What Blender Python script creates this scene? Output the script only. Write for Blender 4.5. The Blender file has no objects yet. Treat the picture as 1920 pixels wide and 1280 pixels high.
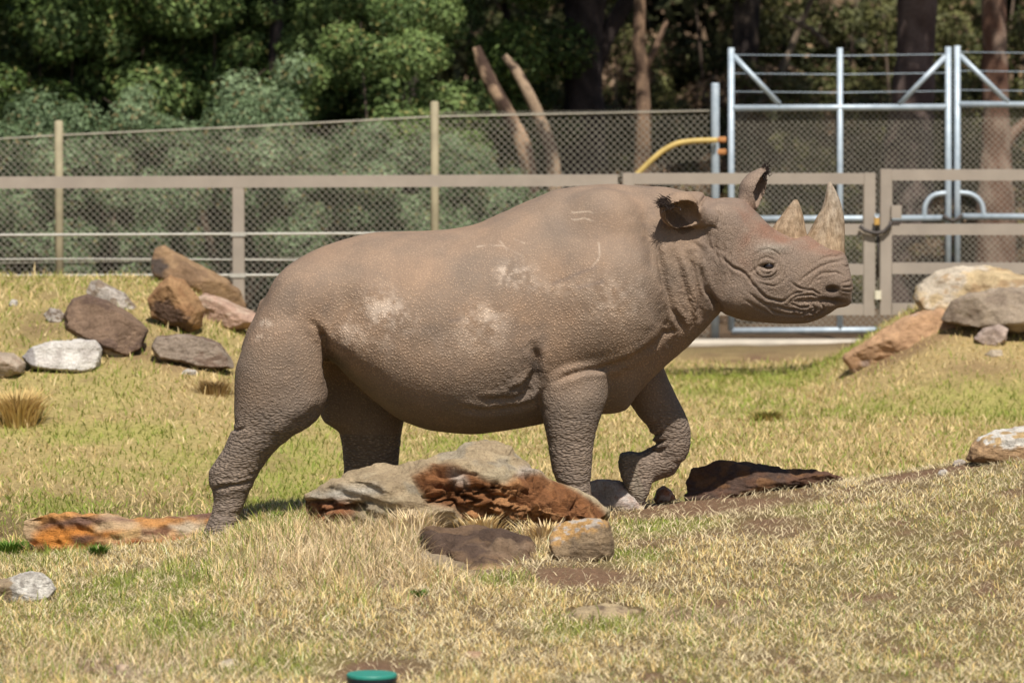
import bpy, math, random
import numpy as np
from mathutils import Vector

random.seed(7)
RNG = np.random.default_rng(11)
scene = bpy.context.scene
COL = scene.collection

# ------------------------------------------------------------------ camera
FPX = 8260.0                 # focal length in pixels of a 1920 wide frame
CAM_D, CAM_Z = 20.0, 2.0
PITCH = math.atan(466.0 / FPX)
cam_data = bpy.data.cameras.new('camera')
cam = bpy.data.objects.new('camera', cam_data)
COL.objects.link(cam)
cam.location = (0, -CAM_D, CAM_Z)
cam.rotation_euler = (math.pi / 2 - PITCH, 0, 0)
cam_data.sensor_width = 36.0
cam_data.lens = FPX / 1920 * 36.0
cam_data.clip_start = 0.5
cam_data.clip_end = 2000
cam_data.dof.use_dof = True
cam_data.dof.focus_distance = 19.75
cam_data.dof.aperture_fstop = 4.4
scene.camera = cam

# ------------------------------------------------------------------ sky, sun, exposure
SUN_EL, SUN_AZ = math.radians(56), math.radians(12)   # azimuth: from straight behind the camera towards +x
to_sun = Vector((math.sin(SUN_AZ) * math.cos(SUN_EL), -math.cos(SUN_AZ) * math.cos(SUN_EL), math.sin(SUN_EL)))
world = bpy.data.worlds.new('World')
scene.world = world
world.use_nodes = True
wn = world.node_tree
sky = wn.nodes.new('ShaderNodeTexSky')
sky.sky_type = 'NISHITA'
sky.sun_disc = False
sky.sun_elevation = SUN_EL
sky.sun_rotation = math.atan2(to_sun.x, to_sun.y)
bg = wn.nodes['Background']
bg.inputs[1].default_value = 0.065
wn.links.new(sky.outputs[0], bg.inputs[0])
sun_data = bpy.data.lights.new('sun', 'SUN')
sun_data.energy = 5.0
sun_data.angle = math.radians(0.53)
sun_data.color = (1.0, 0.95, 0.87)
sun = bpy.data.objects.new('sun', sun_data)
COL.objects.link(sun)
sun.rotation_euler = to_sun.to_track_quat('Z', 'Y').to_euler()
sun.location = (0, -10, 30)
vs = scene.view_settings
vs.view_transform = 'Standard'
vs.look = 'None'
vs.exposure = 0.32
vs.gamma = 1.0
scene.render.engine = 'CYCLES'
scene.cycles.use_denoising = True
scene.cycles.max_bounces = 6
scene.cycles.transparent_max_bounces = 4

# ------------------------------------------------------------------ pixels to places
CP, SP = math.cos(PITCH), math.sin(PITCH)


def ray(u, v):
    a, b = (u - 960.0) / FPX, (640.0 - v) / FPX
    return np.array([a, CP + b * SP, -SP + b * CP])


def P(u, v, Y=0.0):
    d = ray(u, v)
    t = (Y + CAM_D) / d[1]
    return np.array([d[0] * t, Y, CAM_Z + d[2] * t])


def lin(r, g, b):
    f = lambda c: (c / 255 / 12.92) if c / 255 <= 0.04045 else ((c / 255 + 0.055) / 1.055) ** 2.4
    return np.array([f(r), f(g), f(b)])


# ------------------------------------------------------------------ numpy noise
def _hash(ix, iy, iz, seed):
    h = (ix.astype(np.int64) * 374761393 + iy.astype(np.int64) * 668265263 + iz.astype(np.int64) * 2147483647 + seed * 1274126177) & 0xFFFFFFFF
    h = ((h ^ (h >> 13)) * 1274126177) & 0xFFFFFFFF
    h = ((h ^ (h >> 15)) * 2246822519) & 0xFFFFFFFF
    return ((h ^ (h >> 16)) & 0xFFFFFF) / float(0xFFFFFF)


def vnoise(x, y, z=0.0, seed=0):
    x, y, z = np.broadcast_arrays(np.asarray(x, float), np.asarray(y, float), np.asarray(z, float))
    fx, fy, fz = np.floor(x), np.floor(y), np.floor(z)
    tx, ty, tz = x - fx, y - fy, z - fz
    tx, ty, tz = tx * tx * (3 - 2 * tx), ty * ty * (3 - 2 * ty), tz * tz * (3 - 2 * tz)
    r = 0
    for a in (0, 1):
        for b in (0, 1):
            for c in (0, 1):
                w = (tx if a else 1 - tx) * (ty if b else 1 - ty) * (tz if c else 1 - tz)
                r = r + w * _hash(fx + a, fy + b, fz + c, seed)
    return r * 2 - 1


def fbm(x, y, z=0.0, oct=4, seed=0):
    r, a, s = 0, 0.5, 1.0
    for i in range(oct):
        r = r + a * vnoise(x * s + 17.3 * i, y * s - 9.1 * i, np.asarray(z) * s + 3.7 * i, seed + i)
        a *= 0.5
        s *= 2.03
    return r


def sstep(a, b, x):
    t = np.clip((x - a) / (b - a), 0, 1)
    return t * t * (3 - 2 * t)


def pch(x, xs, ys):
    xs, ys = np.asarray(xs, float), np.asarray(ys, float)
    if xs[0] > xs[-1]:
        xs, ys = xs[::-1], ys[::-1]
    h = np.diff(xs)
    dl = np.diff(ys) / h
    m = np.zeros_like(ys)
    m[0], m[-1] = dl[0], dl[-1]
    s = dl[:-1] * dl[1:] > 0
    w1, w2 = 2 * h[1:] + h[:-1], h[1:] + 2 * h[:-1]
    with np.errstate(divide='ignore', invalid='ignore'):
        hm = (w1 + w2) / (w1 / dl[:-1] + w2 / dl[1:])
    m[1:-1] = np.where(s, hm, 0)
    x = np.clip(x, xs[0], xs[-1])
    i = np.clip(np.searchsorted(xs, x) - 1, 0, len(xs) - 2)
    t = (x - xs[i]) / h[i]
    return ((1 + 2 * t) * (1 - t) ** 2 * ys[i] + t * (1 - t) ** 2 * h[i] * m[i] + t * t * (3 - 2 * t) * ys[i + 1] + t * t * (t - 1) * h[i] * m[i + 1])


# ------------------------------------------------------------------ surface nets
def surface_nets(f, org, vox):
    nx, ny, nz = f.shape
    s = f < 0
    cnt = np.zeros((nx - 1, ny - 1, nz - 1), np.uint8)
    for a in (0, 1):
        for b in (0, 1):
            for c in (0, 1):
                cnt += s[a:nx - 1 + a, b:ny - 1 + b, c:nz - 1 + c]
    act = (cnt > 0) & (cnt < 8)
    I, J, K = np.nonzero(act)
    n = len(I)
    idx = np.full(act.shape, -1, np.int32)
    idx[I, J, K] = np.arange(n)
    corner = {}
    for a in (0, 1):
        for b in (0, 1):
            for c in (0, 1):
                corner[(a, b, c)] = f[I + a, J + b, K + c]
    acc, num = np.zeros((n, 3)), np.zeros(n)
    for (a, b, c) in list(corner):
        for ax in range(3):
            p = [a, b, c]
            if p[ax] == 1:
                continue
            q = list(p)
            q[ax] = 1
            fa, fb = corner[tuple(p)], corner[tuple(q)]
            cr = (fa < 0) != (fb < 0)
            t = np.where(cr, fa / np.where(fa == fb, 1, fa - fb), 0)
            pt = np.tile(np.array(p, float), (n, 1))
            pt[:, ax] += t
            acc += pt * cr[:, None]
            num += cr
    V = acc / num[:, None] + np.stack([I, J, K], 1)
    V = V * vox + np.asarray(org)
    quads = []
    for ax in range(3):
        sl0 = [slice(1, -1)] * 3
        sl1 = [slice(1, -1)] * 3
        sl0[ax], sl1[ax] = slice(0, -1), slice(1, None)
        a, b = s[tuple(sl0)], s[tuple(sl1)]
        e = a != b
        i, j, k = np.nonzero(e)
        base = [i + 1, j + 1, k + 1]
        base[ax] = base[ax] - 1
        o1, o2 = (ax + 1) % 3, (ax + 2) % 3

        def at(d1, d2):
            c = [base[0].copy(), base[1].copy(), base[2].copy()]
            c[o1] = c[o1] - d1
            c[o2] = c[o2] - d2
            return idx[c[0], c[1], c[2]]
        q = np.stack([at(1, 1), at(0, 1), at(0, 0), at(1, 0)], 1)
        flip = ~a[i, j, k]
        q[flip] = q[flip][:, ::-1]
        quads.append(q)
    Q = np.concatenate(quads)
    Q = Q[(Q >= 0).all(1)]
    return V, Q


def laplace(V, Q, it, lam=0.5):
    n = len(V)
    e = np.concatenate([Q[:, [0, 1]], Q[:, [1, 2]], Q[:, [2, 3]], Q[:, [3, 0]]])
    deg = np.bincount(e[:, 0], minlength=n) + np.bincount(e[:, 1], minlength=n)
    for _ in range(it):
        S = np.stack([np.bincount(e[:, 0], V[e[:, 1], k], n) + np.bincount(e[:, 1], V[e[:, 0], k], n) for k in range(3)], 1)
        V = V + lam * (S / np.maximum(deg, 1)[:, None] - V)
    return V


def vnormals(V, Q):
    fn = np.cross(V[Q[:, 2]] - V[Q[:, 0]], V[Q[:, 3]] - V[Q[:, 1]])
    N = np.zeros_like(V)
    for c in range(4):
        for k in range(3):
            N[:, k] += np.bincount(Q[:, c], fn[:, k], len(V))
    return N / np.maximum(np.linalg.norm(N, axis=1), 1e-12)[:, None]


# ------------------------------------------------------------------ object helpers
def link(o, parent=None):
    COL.objects.link(o)
    if parent is not None:
        o.parent = parent
    return o


def tag(o, label=None, cat=None, group=None, kind=None):
    if label:
        o['label'] = label
    if cat:
        o['category'] = cat
    if group:
        o['group'] = group
    if kind:
        o['kind'] = kind
    return o


def np_mesh(name, V, faces, mat, parent=None, smooth=True, color=None, attrs=None):
    """faces: list of integer arrays (n,k)."""
    me = bpy.data.meshes.new(name)
    V = np.asarray(V, np.float32)
    me.vertices.add(len(V))
    me.vertices.foreach_set('co', V.ravel())
    faces = [np.asarray(F, np.int32) for F in faces if len(F)]
    nl = sum(F.size for F in faces)
    nf = sum(len(F) for F in faces)
    me.loops.add(nl)
    me.polygons.add(nf)
    me.loops.foreach_set('vertex_index', np.concatenate([F.ravel() for F in faces]))
    sizes = np.concatenate([np.full(len(F), F.shape[1], np.int32) for F in faces])
    me.polygons.foreach_set('loop_start', np.concatenate([[0], np.cumsum(sizes)[:-1]]).astype(np.int32))
    if smooth:
        me.polygons.foreach_set('use_smooth', np.ones(nf, bool))
    me.update(calc_edges=True)
    if color is not None:
        a = me.color_attributes.new('col', 'FLOAT_COLOR', 'POINT')
        c = np.ones((len(V), 4), np.float32)
        c[:, :3] = color
        a.data.foreach_set('color', c.ravel())
    for k, w in (attrs or {}).items():
        a = me.attributes.new(k, 'FLOAT', 'POINT')
        a.data.foreach_set('value', np.asarray(w, np.float32))
    me.materials.append(mat)
    return link(bpy.data.objects.new(name, me), parent)


def empty(name, loc):
    o = bpy.data.objects.new(name, None)
    o.location = loc
    o.empty_display_size = 0.2
    return link(o)


class MB:
    """collects simple solids into one mesh"""

    def __init__(self):
        self.V, self.F = [], []
        self.n = 0

    def add(self, V, F):
        self.V.append(np.asarray(V, float))
        for f in F:
            self.F.append([i + self.n for i in f])
        self.n += len(V)

    def tube(self, pts, rad, seg=8, cap=True, squash=1.0):
        pts = [np.asarray(p, float) for p in pts]
        rad = rad if hasattr(rad, '__len__') else [rad] * len(pts)
        V, F = [], []
        up = None
        for i, p in enumerate(pts):
            t = pts[min(i + 1, len(pts) - 1)] - pts[max(i - 1, 0)]
            t = t / max(np.linalg.norm(t), 1e-9)
            if up is None:
                a = np.array([0, 0, 1.0]) if abs(t[2]) < 0.9 else np.array([1.0, 0, 0])
            else:
                a = up
            s = np.cross(t, a)
            s /= max(np.linalg.norm(s), 1e-9)
            up = np.cross(s, t)
            for k in range(seg):
                q = 2 * math.pi * k / seg
                V.append(p + rad[i] * (math.cos(q) * s + squash * math.sin(q) * up))
        for i in range(len(pts) - 1):
            for k in range(seg):
                k2 = (k + 1) % seg
                F.append([i * seg + k, i * seg + k2, (i + 1) * seg + k2, (i + 1) * seg + k])
        if cap:
            F.append(list(range(seg))[::-1])
            F.append([(len(pts) - 1) * seg + k for k in range(seg)])
        self.add(V, F)

    def box(self, c, size, bev=0.0):
        x, y, z = [s / 2 for s in size]
        b = min(bev, x * .9, y * .9, z * .9)
        if b <= 0:
            V = [(sx * x, sy * y, sz * z) for sx in (-1, 1) for sy in (-1, 1) for sz in (-1, 1)]
            F = [[0, 1, 3, 2], [4, 6, 7, 5], [0, 4, 5, 1], [2, 3, 7, 6], [0, 2, 6, 4], [1, 5, 7, 3]]
        else:   # chamfer along the longest axis
            ax = int(np.argmax(size))
            o = [i for i in range(3) if i != ax]
            h = [x, y, z]
            ring = []
            A, B = h[o[0]], h[o[1]]
            for (sa, sb, w) in ((1, -1, 0), (1, -1, 1), (1, 1, 1), (1, 1, 0), (-1, 1, 0), (-1, 1, 1), (-1, -1, 1), (-1, -1, 0)):
                ring.append((sa * (A - (b if w == 0 else 0)), sb * (B - (b if w == 1 else 0))))
            V = []
            for e in (-1, 1):
                for (a_, b_) in ring:
                    p = [0, 0, 0]
                    p[ax] = e * h[ax]
                    p[o[0]], p[o[1]] = a_, b_
                    V.append(p)
            F = [[k, (k + 1) % 8, 8 + (k + 1) % 8, 8 + k] for k in range(8)] + [list(range(8))[::-1], list(range(8, 16))]
        self.add(np.array(V) + np.asarray(c), F)

    def build(self, name, mat, parent=None, smooth=False, origin=None):
        V = np.concatenate(self.V)
        me = bpy.data.meshes.new(name)
        if origin is not None:
            V = V - np.asarray(origin)
        me.from_pydata([tuple(p) for p in V], [], self.F)
        if smooth:
            me.polygons.foreach_set('use_smooth', np.ones(len(me.polygons), bool))
        me.materials.append(mat)
        import bmesh
        bm = bmesh.new()
        bm.from_mesh(me)
        bmesh.ops.recalc_face_normals(bm, faces=bm.faces)
        bm.to_mesh(me)
        bm.free()
        o = bpy.data.objects.new(name, me)
        if origin is not None and parent is None:
            o.location = origin
        return link(o, parent)


# ------------------------------------------------------------------ materials
class NT:
    def __init__(self, name):
        self.m = bpy.data.materials.new(name)
        self.m.use_nodes = True
        self.t = self.m.node_tree
        self.b = self.t.nodes['Principled BSDF']
        self.b.inputs['Specular IOR Level'].default_value = 0.25

    def n(self, typ, **kw):
        nd = self.t.nodes.new('ShaderNode' + typ)
        for k, v in kw.items():
            if k.startswith('i_'):
                nd.inputs[k[2:].replace('_', ' ')].default_value = v
            else:
                setattr(nd, k, v)
        return nd

    def l(self, a, b):
        self.t.links.new(a, b)

    def noise(self, scale, detail=4, rough=0.55, vec=None):
        nd = self.n('TexNoise', i_Scale=scale, i_Detail=detail, i_Roughness=rough)
        if vec is not None:
            self.l(vec, nd.inputs['Vector'])
        return nd.outputs[0]

    def ramp(self, fac, stops):
        r = self.n('ValToRGB')
        el = r.color_ramp.elements
        while len(el) > len(stops):
            el.remove(el[-1])
        while len(el) < len(stops):
            el.new(0.5)
        for e, (p, c) in zip(el, stops):
            e.position = p
            e.color = (*c, 1) if len(c) == 3 else c
        self.l(fac, r.inputs[0])
        return r.outputs[0]

    def mix(self, fac, a, b, typ='MIX'):
        m = self.n('MixRGB', blend_type=typ)
        for s, v in ((0, fac), (1, a), (2, b)):
            if hasattr(v, 'node'):
                self.l(v, m.inputs[s])
            elif s == 0:
                m.inputs[0].default_value = v
            else:
                m.inputs[s].default_value = (*v, 1)
        return m.outputs[0]

    def math(self, op, a, b=None):
        m = self.n('Math', operation=op)
        for s, v in ((0, a), (1, b)):
            if v is None:
                continue
            if hasattr(v, 'node'):
                self.l(v, m.inputs[s])
            else:
                m.inputs[s].default_value = v
        return m.outputs[0]

    def bump(self, h, strength=0.5, dist=0.01, normal=None):
        b = self.n('Bump', i_Strength=strength, i_Distance=dist)
        self.l(h, b.inputs['Height'])
        if normal is not None:
            self.l(normal, b.inputs['Normal'])
        return b.outputs[0]

    def obj(self):
        return self.n('TexCoord').outputs['Object']


def simple_mat(name, c, rough=0.6, var=0.15, scale=6.0, metal=0.0, bump=0.0):
    t = NT(name)
    co = t.obj()
    n1 = t.noise(scale, 5, 0.6, co)
    k = t.ramp(n1, [(0.3, tuple(np.array(c) * (1 - var))), (0.7, tuple(np.minimum(np.array(c) * (1 + var), 1)))])
    t.l(k, t.b.inputs['Base Color'])
    t.b.inputs['Roughness'].default_value = rough
    t.b.inputs['Metallic'].default_value = metal
    if bump:
        t.l(t.bump(t.noise(scale * 12, 4, 0.6, co), 0.5, bump), t.b.inputs['Normal'])
    return t.m


def attr_mat(name, rough=0.8, scale=30, var=0.2, bumpd=0.0, trans=0.0):
    t = NT(name)
    a = t.n('Attribute', attribute_name='col').outputs['Color']
    co = t.obj()
    n1 = t.noise(scale, 5, 0.65, co)
    k = t.ramp(n1, [(0.25, (1 - var,) * 3), (0.75, (1 + var,) * 3)])
    t.l(t.mix(1.0, a, k, 'MULTIPLY'), t.b.inputs['Base Color'])
    t.b.inputs['Roughness'].default_value = rough
    if bumpd:
        n2 = t.noise(scale * 3, 6, 0.7, co)
        t.l(t.bump(n2, 0.8, bumpd), t.b.inputs['Normal'])
    if trans:
        tr = t.n('BsdfTranslucent')
        t.l(a, tr.inputs['Color'])
        mx = t.n('MixShader')
        mx.inputs[0].default_value = trans
        t.l(t.b.outputs[0], mx.inputs[1])
        t.l(tr.outputs[0], mx.inputs[2])
        t.l(mx.outputs[0], t.t.nodes['Material Output'].inputs['Surface'])
    return t.m


M_GRASS = attr_mat('grass_blades', 0.7, 4, 0.12, 0, 0.25)
M_LEAF = attr_mat('leaves', 0.6, 3, 0.15, 0, 0.1)
M_BARK = attr_mat('bark', 0.9, 25, 0.3, 0.02)


def rock_mat():
    t = NT('stone')
    a = t.n('Attribute', attribute_name='col').outputs['Color']
    co = t.obj()
    big = t.noise(9, 6, 0.65, co)
    k = t.ramp(big, [(0.3, (0.62, 0.6, 0.58)), (0.55, (1, 1, 1)), (0.75, (1.22, 1.2, 1.16))])
    c = t.mix(1.0, a, k, 'MULTIPLY')
    sp = t.noise(90, 4, 0.8, co)
    k2 = t.ramp(sp, [(0.32, (0.45, 0.42, 0.4)), (0.5, (1, 1, 1)), (0.75, (1.25, 1.25, 1.25))])
    c = t.mix(0.75, c, t.mix(1.0, c, k2, 'MULTIPLY'))
    t.l(c, t.b.inputs['Base Color'])
    t.b.inputs['Roughness'].default_value = 0.9
    mp = t.n('Mapping')
    mp.inputs['Scale'].default_value = (1, 1, 2.6)
    mp.inputs['Rotation'].default_value = (0.1, 0.25, 0)
    t.l(co, mp.inputs['Vector'])
    st = t.noise(22, 8, 0.72, mp.outputs[0])
    b1 = t.bump(st, 0.9, 0.035)
    b2 = t.bump(t.noise(140, 4, 0.7, co), 0.6, 0.006, b1)
    t.l(b2, t.b.inputs['Normal'])
    return t.m


M_ROCK = rock_mat()


def galv():
    t = NT('galvanised_steel')
    co = t.obj()
    k = t.ramp(t.noise(14, 5, 0.6, co), [(0.3, (0.31, 0.37, 0.42)), (0.7, (0.45, 0.51, 0.56))])
    t.l(k, t.b.inputs['Base Color'])
    t.b.inputs['Roughness'].default_value = 0.5
    t.b.inputs['Metallic'].default_value = 0.25
    return t.m


M_GALV = galv()
M_WIRE = simple_mat('fence_wire', (0.33, 0.30, 0.24), 0.55, 0.2, 5, 0.2)
M_TAUPE = simple_mat('taupe_painted_steel', (0.30, 0.255, 0.21), 0.6, 0.1, 5)
M_YPOST = simple_mat('yellowed_post_steel', (0.31, 0.265, 0.17), 0.65, 0.3, 4)
M_YELLOW = simple_mat('yellow_pipe_paint', (0.50, 0.36, 0.12), 0.6, 0.2, 8)
M_RUST = simple_mat('rusty_latch', (0.38, 0.17, 0.06), 0.8, 0.3, 20)
M_CHAIN = simple_mat('dark_chain', (0.07, 0.06, 0.055), 0.6, 0.2, 30, 0.3)
M_BRASS = simple_mat('brass_padlock', (0.55, 0.33, 0.10), 0.4, 0.15, 30, 0.3)
M_CABLE = simple_mat('steel_cable', (0.42, 0.40, 0.35), 0.6, 0.15, 20, 0.1)

# ------------------------------------------------------------------ ground
CREST_X = [-6, -3.2, -2.3, -1.42, -1.1, -0.75, -0.3, 0.45, 0.9, 1.45, 1.9, 2.35, 3.2, 6]
CREST_Z = [-.10, -.10, -.075, 0.0, .075, .10, .11, .085, .12, .18, .25, .32, .39, .41]


def ground_z(x, y):
    x, y = np.asarray(x, float), np.asarray(y, float)
    cz = pch(x, CREST_X, CREST_Z)
    prof = sstep(-5.0, -0.6, y) * (1 - sstep(0.35, 1.7, y))
    z = cz * prof - 0.10 * sstep(0.4, 1.3, y) * (1 - sstep(2.0, 6.0, y)) * (1 - sstep(0.7, 1.6, x))
    z = z - 0.07 * sstep(-0.45, 0.05, y) * (1 - sstep(0.8, 1.6, y)) * (1 - sstep(-1.55, -1.25, x))
    # bank with boulders on the left
    xl = x + 0.10 * (y - 9)
    z = z + 0.745 * sstep(2.5, 9.6, y) * (1 - sstep(-2.5, -0.6, xl)) * (1 - 0.9 * sstep(10.0, 13.5, y))
    # bank on the right
    z = z + 0.55 * sstep(7.2, 10.2, y) * sstep(1.9, 3.0, x) * (1 - 0.95 * sstep(10.6, 12.5, y))
    z = z + 0.9 * sstep(22, 60, y) + 11.0 * sstep(44, 80, y)
    z = z + 0.022 * fbm(x * 0.8, y * 0.6, 0, 3, 3) + 0.012 * fbm(x * 5, y * 5, 0, 2, 5)
    return z


def ground_hit(u, v):
    d = ray(u, v)
    t = np.arange(13.0, 75, 0.01) / d[1]
    p = np.array([0, -CAM_D, CAM_Z])[None] + d[None] * t[:, None]
    below = p[:, 2] < ground_z(p[:, 0], p[:, 1])
    i = int(np.argmax(below)) if below.any() else len(t) - 1
    return p[i]


def to_px(x, y, z):
    dx, dy, dz = x, y + CAM_D, z - CAM_Z
    fw = dy * CP - dz * SP
    up = dy * SP + dz * CP
    return 960 + FPX * dx / fw, 640 - FPX * up / fw


def blob(u, v, cu, cv, ru, rv):
    return np.exp(-(((u - cu) / ru) ** 2 + ((v - cv) / rv) ** 2))


# world-space soft patches (ground x,y centre and radii) read off the photograph
def patch_list(px):
    r = []
    for (u, v, ru, rv, w) in px:
        c = ground_hit(u, v)
        e = ground_hit(u, v + rv)
        sc = FPX / (c[1] + CAM_D)
        r.append((c[0], c[1], ru / sc, max(abs(e[1] - c[1]) * 1.35, 0.15), w))
    return r


DIRT = patch_list([(1320, 950, 190, 14, 1.0), (1450, 985, 90, 16, .75), (1080, 1078, 110, 16, 1.0), (1220, 1020, 60, 12, .6),
                   (1750, 885, 110, 10, .9), (800, 1125, 40, 7, .8), (290, 1100, 50, 10, .5), (1330, 1000, 120, 12, .4), (700, 1262, 110, 16, .9),
                   (1400, 672, 140, 14, .6), (330, 685, 40, 10, .9), (1700, 655, 120, 14, .5), (905, 1080, 110, 8, .55), (250, 640, 130, 34, .5), (90, 610, 90, 26, .45), (330, 660, 80, 20, .6), (1850, 690, 90, 14, .4)])
GREEN = patch_list([(1240, 990, 130, 14, .9), (1180, 1045, 70, 14, .9), (940, 1090, 60, 10, .8), (340, 1180, 90, 22, .8), (260, 1110, 160, 30, .8),
                    (1070, 1180, 80, 20, .7), (1160, 1170, 60, 20, .6), (560, 1255, 140, 12, .8), (120, 1035, 120, 12, .8), (1500, 960, 60, 14, .6),
                    (200, 815, 220, 14, .9), (300, 880, 300, 26, .4), (560, 925, 160, 20, .8), (100, 950, 100, 14, .7), (1420, 710, 220, 14, .7),
                    (1800, 760, 260, 18, .6), (850, 835, 70, 12, .6), (1350, 735, 120, 12, .5), (1300, 830, 160, 10, .3)])
GREY = patch_list([(220, 1240, 240, 30, 1.0), (1330, 1160, 150, 16, .7), (690, 1035, 300, 60, 1.0), (1600, 1150, 120, 16, .3)])
TALL = patch_list([(690, 1030, 300, 60, 1.0), (520, 1010, 120, 24, .8), (1320, 1150, 140, 14, .35), (250, 1215, 260, 34, .35), (960, 960, 140, 12, .8)])


def patches(lst, x, y):
    r = np.zeros_like(x)
    for (cx, cy, rx, ry, w) in lst:
        r = np.maximum(r, w * np.exp(-(((x - cx) / rx) ** 2 + ((y - cy) / ry) ** 2) ** 1.4))
    return r


def ground_fields(x, y):
    n = fbm(x * 1.3, y * 0.55, 0, 4, 21)
    n2 = fbm(x * 6, y * 3.5, 0, 3, 29)
    far = sstep(1.0, 3.0, y)
    dirt = np.clip(patches(DIRT, x, y) * (1.05 + 1.3 * n2), 0, 1)
    dirt = np.maximum(dirt, 0.8 * sstep(0.30, 0.5, n2 + 0.25 * n) * (1 - 0.5 * far))
    green = np.clip(patches(GREEN, x, y) * (1.0 + 1.2 * n2) + 0.25 * sstep(0.05, 0.5, n) + far * 0.30 * sstep(-0.25, 0.4, n + 0.6 * n2), 0, 1)
    grey = np.clip(patches(GREY, x, y) * (1 + n2), 0, 1)
    tall = patches(TALL, x, y)
    # forest floor behind the fences
    litter = sstep(12.5, 15.5, y)
    return dirt, green, grey, tall, litter


C_STRAW, C_STRAW2 = np.array([0.78, 0.575, 0.25]), np.array([0.60, 0.42, 0.17])
C_PALE, C_GREYG = np.array([0.88, 0.73, 0.44]), np.array([0.60, 0.475, 0.33])
C_GREEN, C_GREEN2 = np.array([0.15, 0.225, 0.03]), np.array([0.36, 0.37, 0.08])
C_DIRT, C_THATCH = np.array([0.20, 0.115, 0.065]), np.array([0.17, 0.115, 0.055])


def mixc(a, b, t):
    t = np.asarray(t)[..., None]
    return a * (1 - t) + b * t


def build_ground():
    xs = np.concatenate([-np.geomspace(900, 7, 26), np.arange(-6.5, 6.51, 0.05), np.geomspace(7, 900, 26)])
    ys = np.concatenate([-20 - np.geomspace(800, 1, 18), np.linspace(-20, -7, 20), np.arange(-6.5, 20, 0.06), np.geomspace(20.5, 1200, 40)])
    X, Y = np.meshgrid(xs, ys, indexing='ij')
    Z = ground_z(X, Y)
    dirt, green, grey, tall, lit = ground_fields(X.ravel(), Y.ravel())
    c = np.tile(C_THATCH, (X.size, 1))
    far = sstep(1.0, 4.0, Y.ravel())
    c = mixc(c, C_STRAW * 0.62, 0.75 * far)
    c = mixc(c, C_GREEN2, 0.5 * green)
    c = mixc(c, C_GREYG * .8, 0.6 * grey)
    c = mixc(c, C_DIRT, dirt)
    c = mixc(c, np.array([0.13, 0.085, 0.05]), lit)
    nx, ny = X.shape
    ii, jj = np.meshgrid(np.arange(nx - 1), np.arange(ny - 1), indexing='ij')
    b = (ii * ny + jj).ravel()
    Q = np.stack([b, b + ny, b + ny + 1, b + 1], 1)
    o = np_mesh('ground', np.stack([X.ravel(), Y.ravel(), Z.ravel()], 1), [Q], attr_mat('soil_and_thatch', 0.95, 40, 0.4, 0.02), None, True, c)
    tag(o, kind='structure')


build_ground()

# ------------------------------------------------------------------ grass blades


def blades(name, x, y, hgt, wid, lean, col, seg=2, zoff=-0.008, group=None):
    n = len(x)
    z = ground_z(x, y) + zoff
    a = RNG.uniform(0, 2 * np.pi, n)
    fa = RNG.uniform(0, np.pi, n)
    lx, ly = np.cos(a) * lean * hgt, np.sin(a) * lean * hgt
    up = hgt * np.sqrt(np.clip(1 - 0.75 * lean ** 2, 0.08, 1))
    wx, wy = np.cos(fa) * wid / 2, np.sin(fa) * wid / 2
    r = np.stack([x, y, z], 1)
    w = np.stack([wx, wy, np.zeros(n)], 1)
    m = r + np.stack([lx * 0.35, ly * 0.35, up * 0.6], 1)
    t = r + np.stack([lx, ly, up], 1)
    V = np.stack([r - w, r + w, m + w * 0.75, m - w * 0.75, t], 1).reshape(-1, 3)
    b = np.arange(n) * 5
    Q = np.stack([b, b + 1, b + 2, b + 3], 1)
    T = np.stack([b + 3, b + 2, b + 4], 1)
    cc = np.repeat(col, 5, axis=0).reshape(n, 5, 3)
    cc[:, 0:2] *= 0.8
    return np_mesh(name, V, [Q, T], M_GRASS, None, False, cc.reshape(-1, 3))


def scatter(y0, y1, dens, pad=0.35):
    w1 = (y1 + CAM_D) * 960 / FPX * 1.12 + pad
    n = int(dens * (y1 - y0) * 2 * w1)
    return RNG.uniform(-w1, w1, n), RNG.uniform(y0, y1, n)


ROCK_ZONES = []      # (polygon in pixels, nearest y, farthest y): grass keeps out of these


def in_poly(u, v, poly):
    r = np.zeros(len(u), bool)
    j = len(poly) - 1
    for i in range(len(poly)):
        (xi, yi), (xj, yj) = poly[i], poly[j]
        c = ((yi > v) != (yj > v)) & (u < (xj - xi) * (v - yi) / (yj - yi + 1e-12) + xi)
        r ^= c
        j = i
    return r


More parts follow.
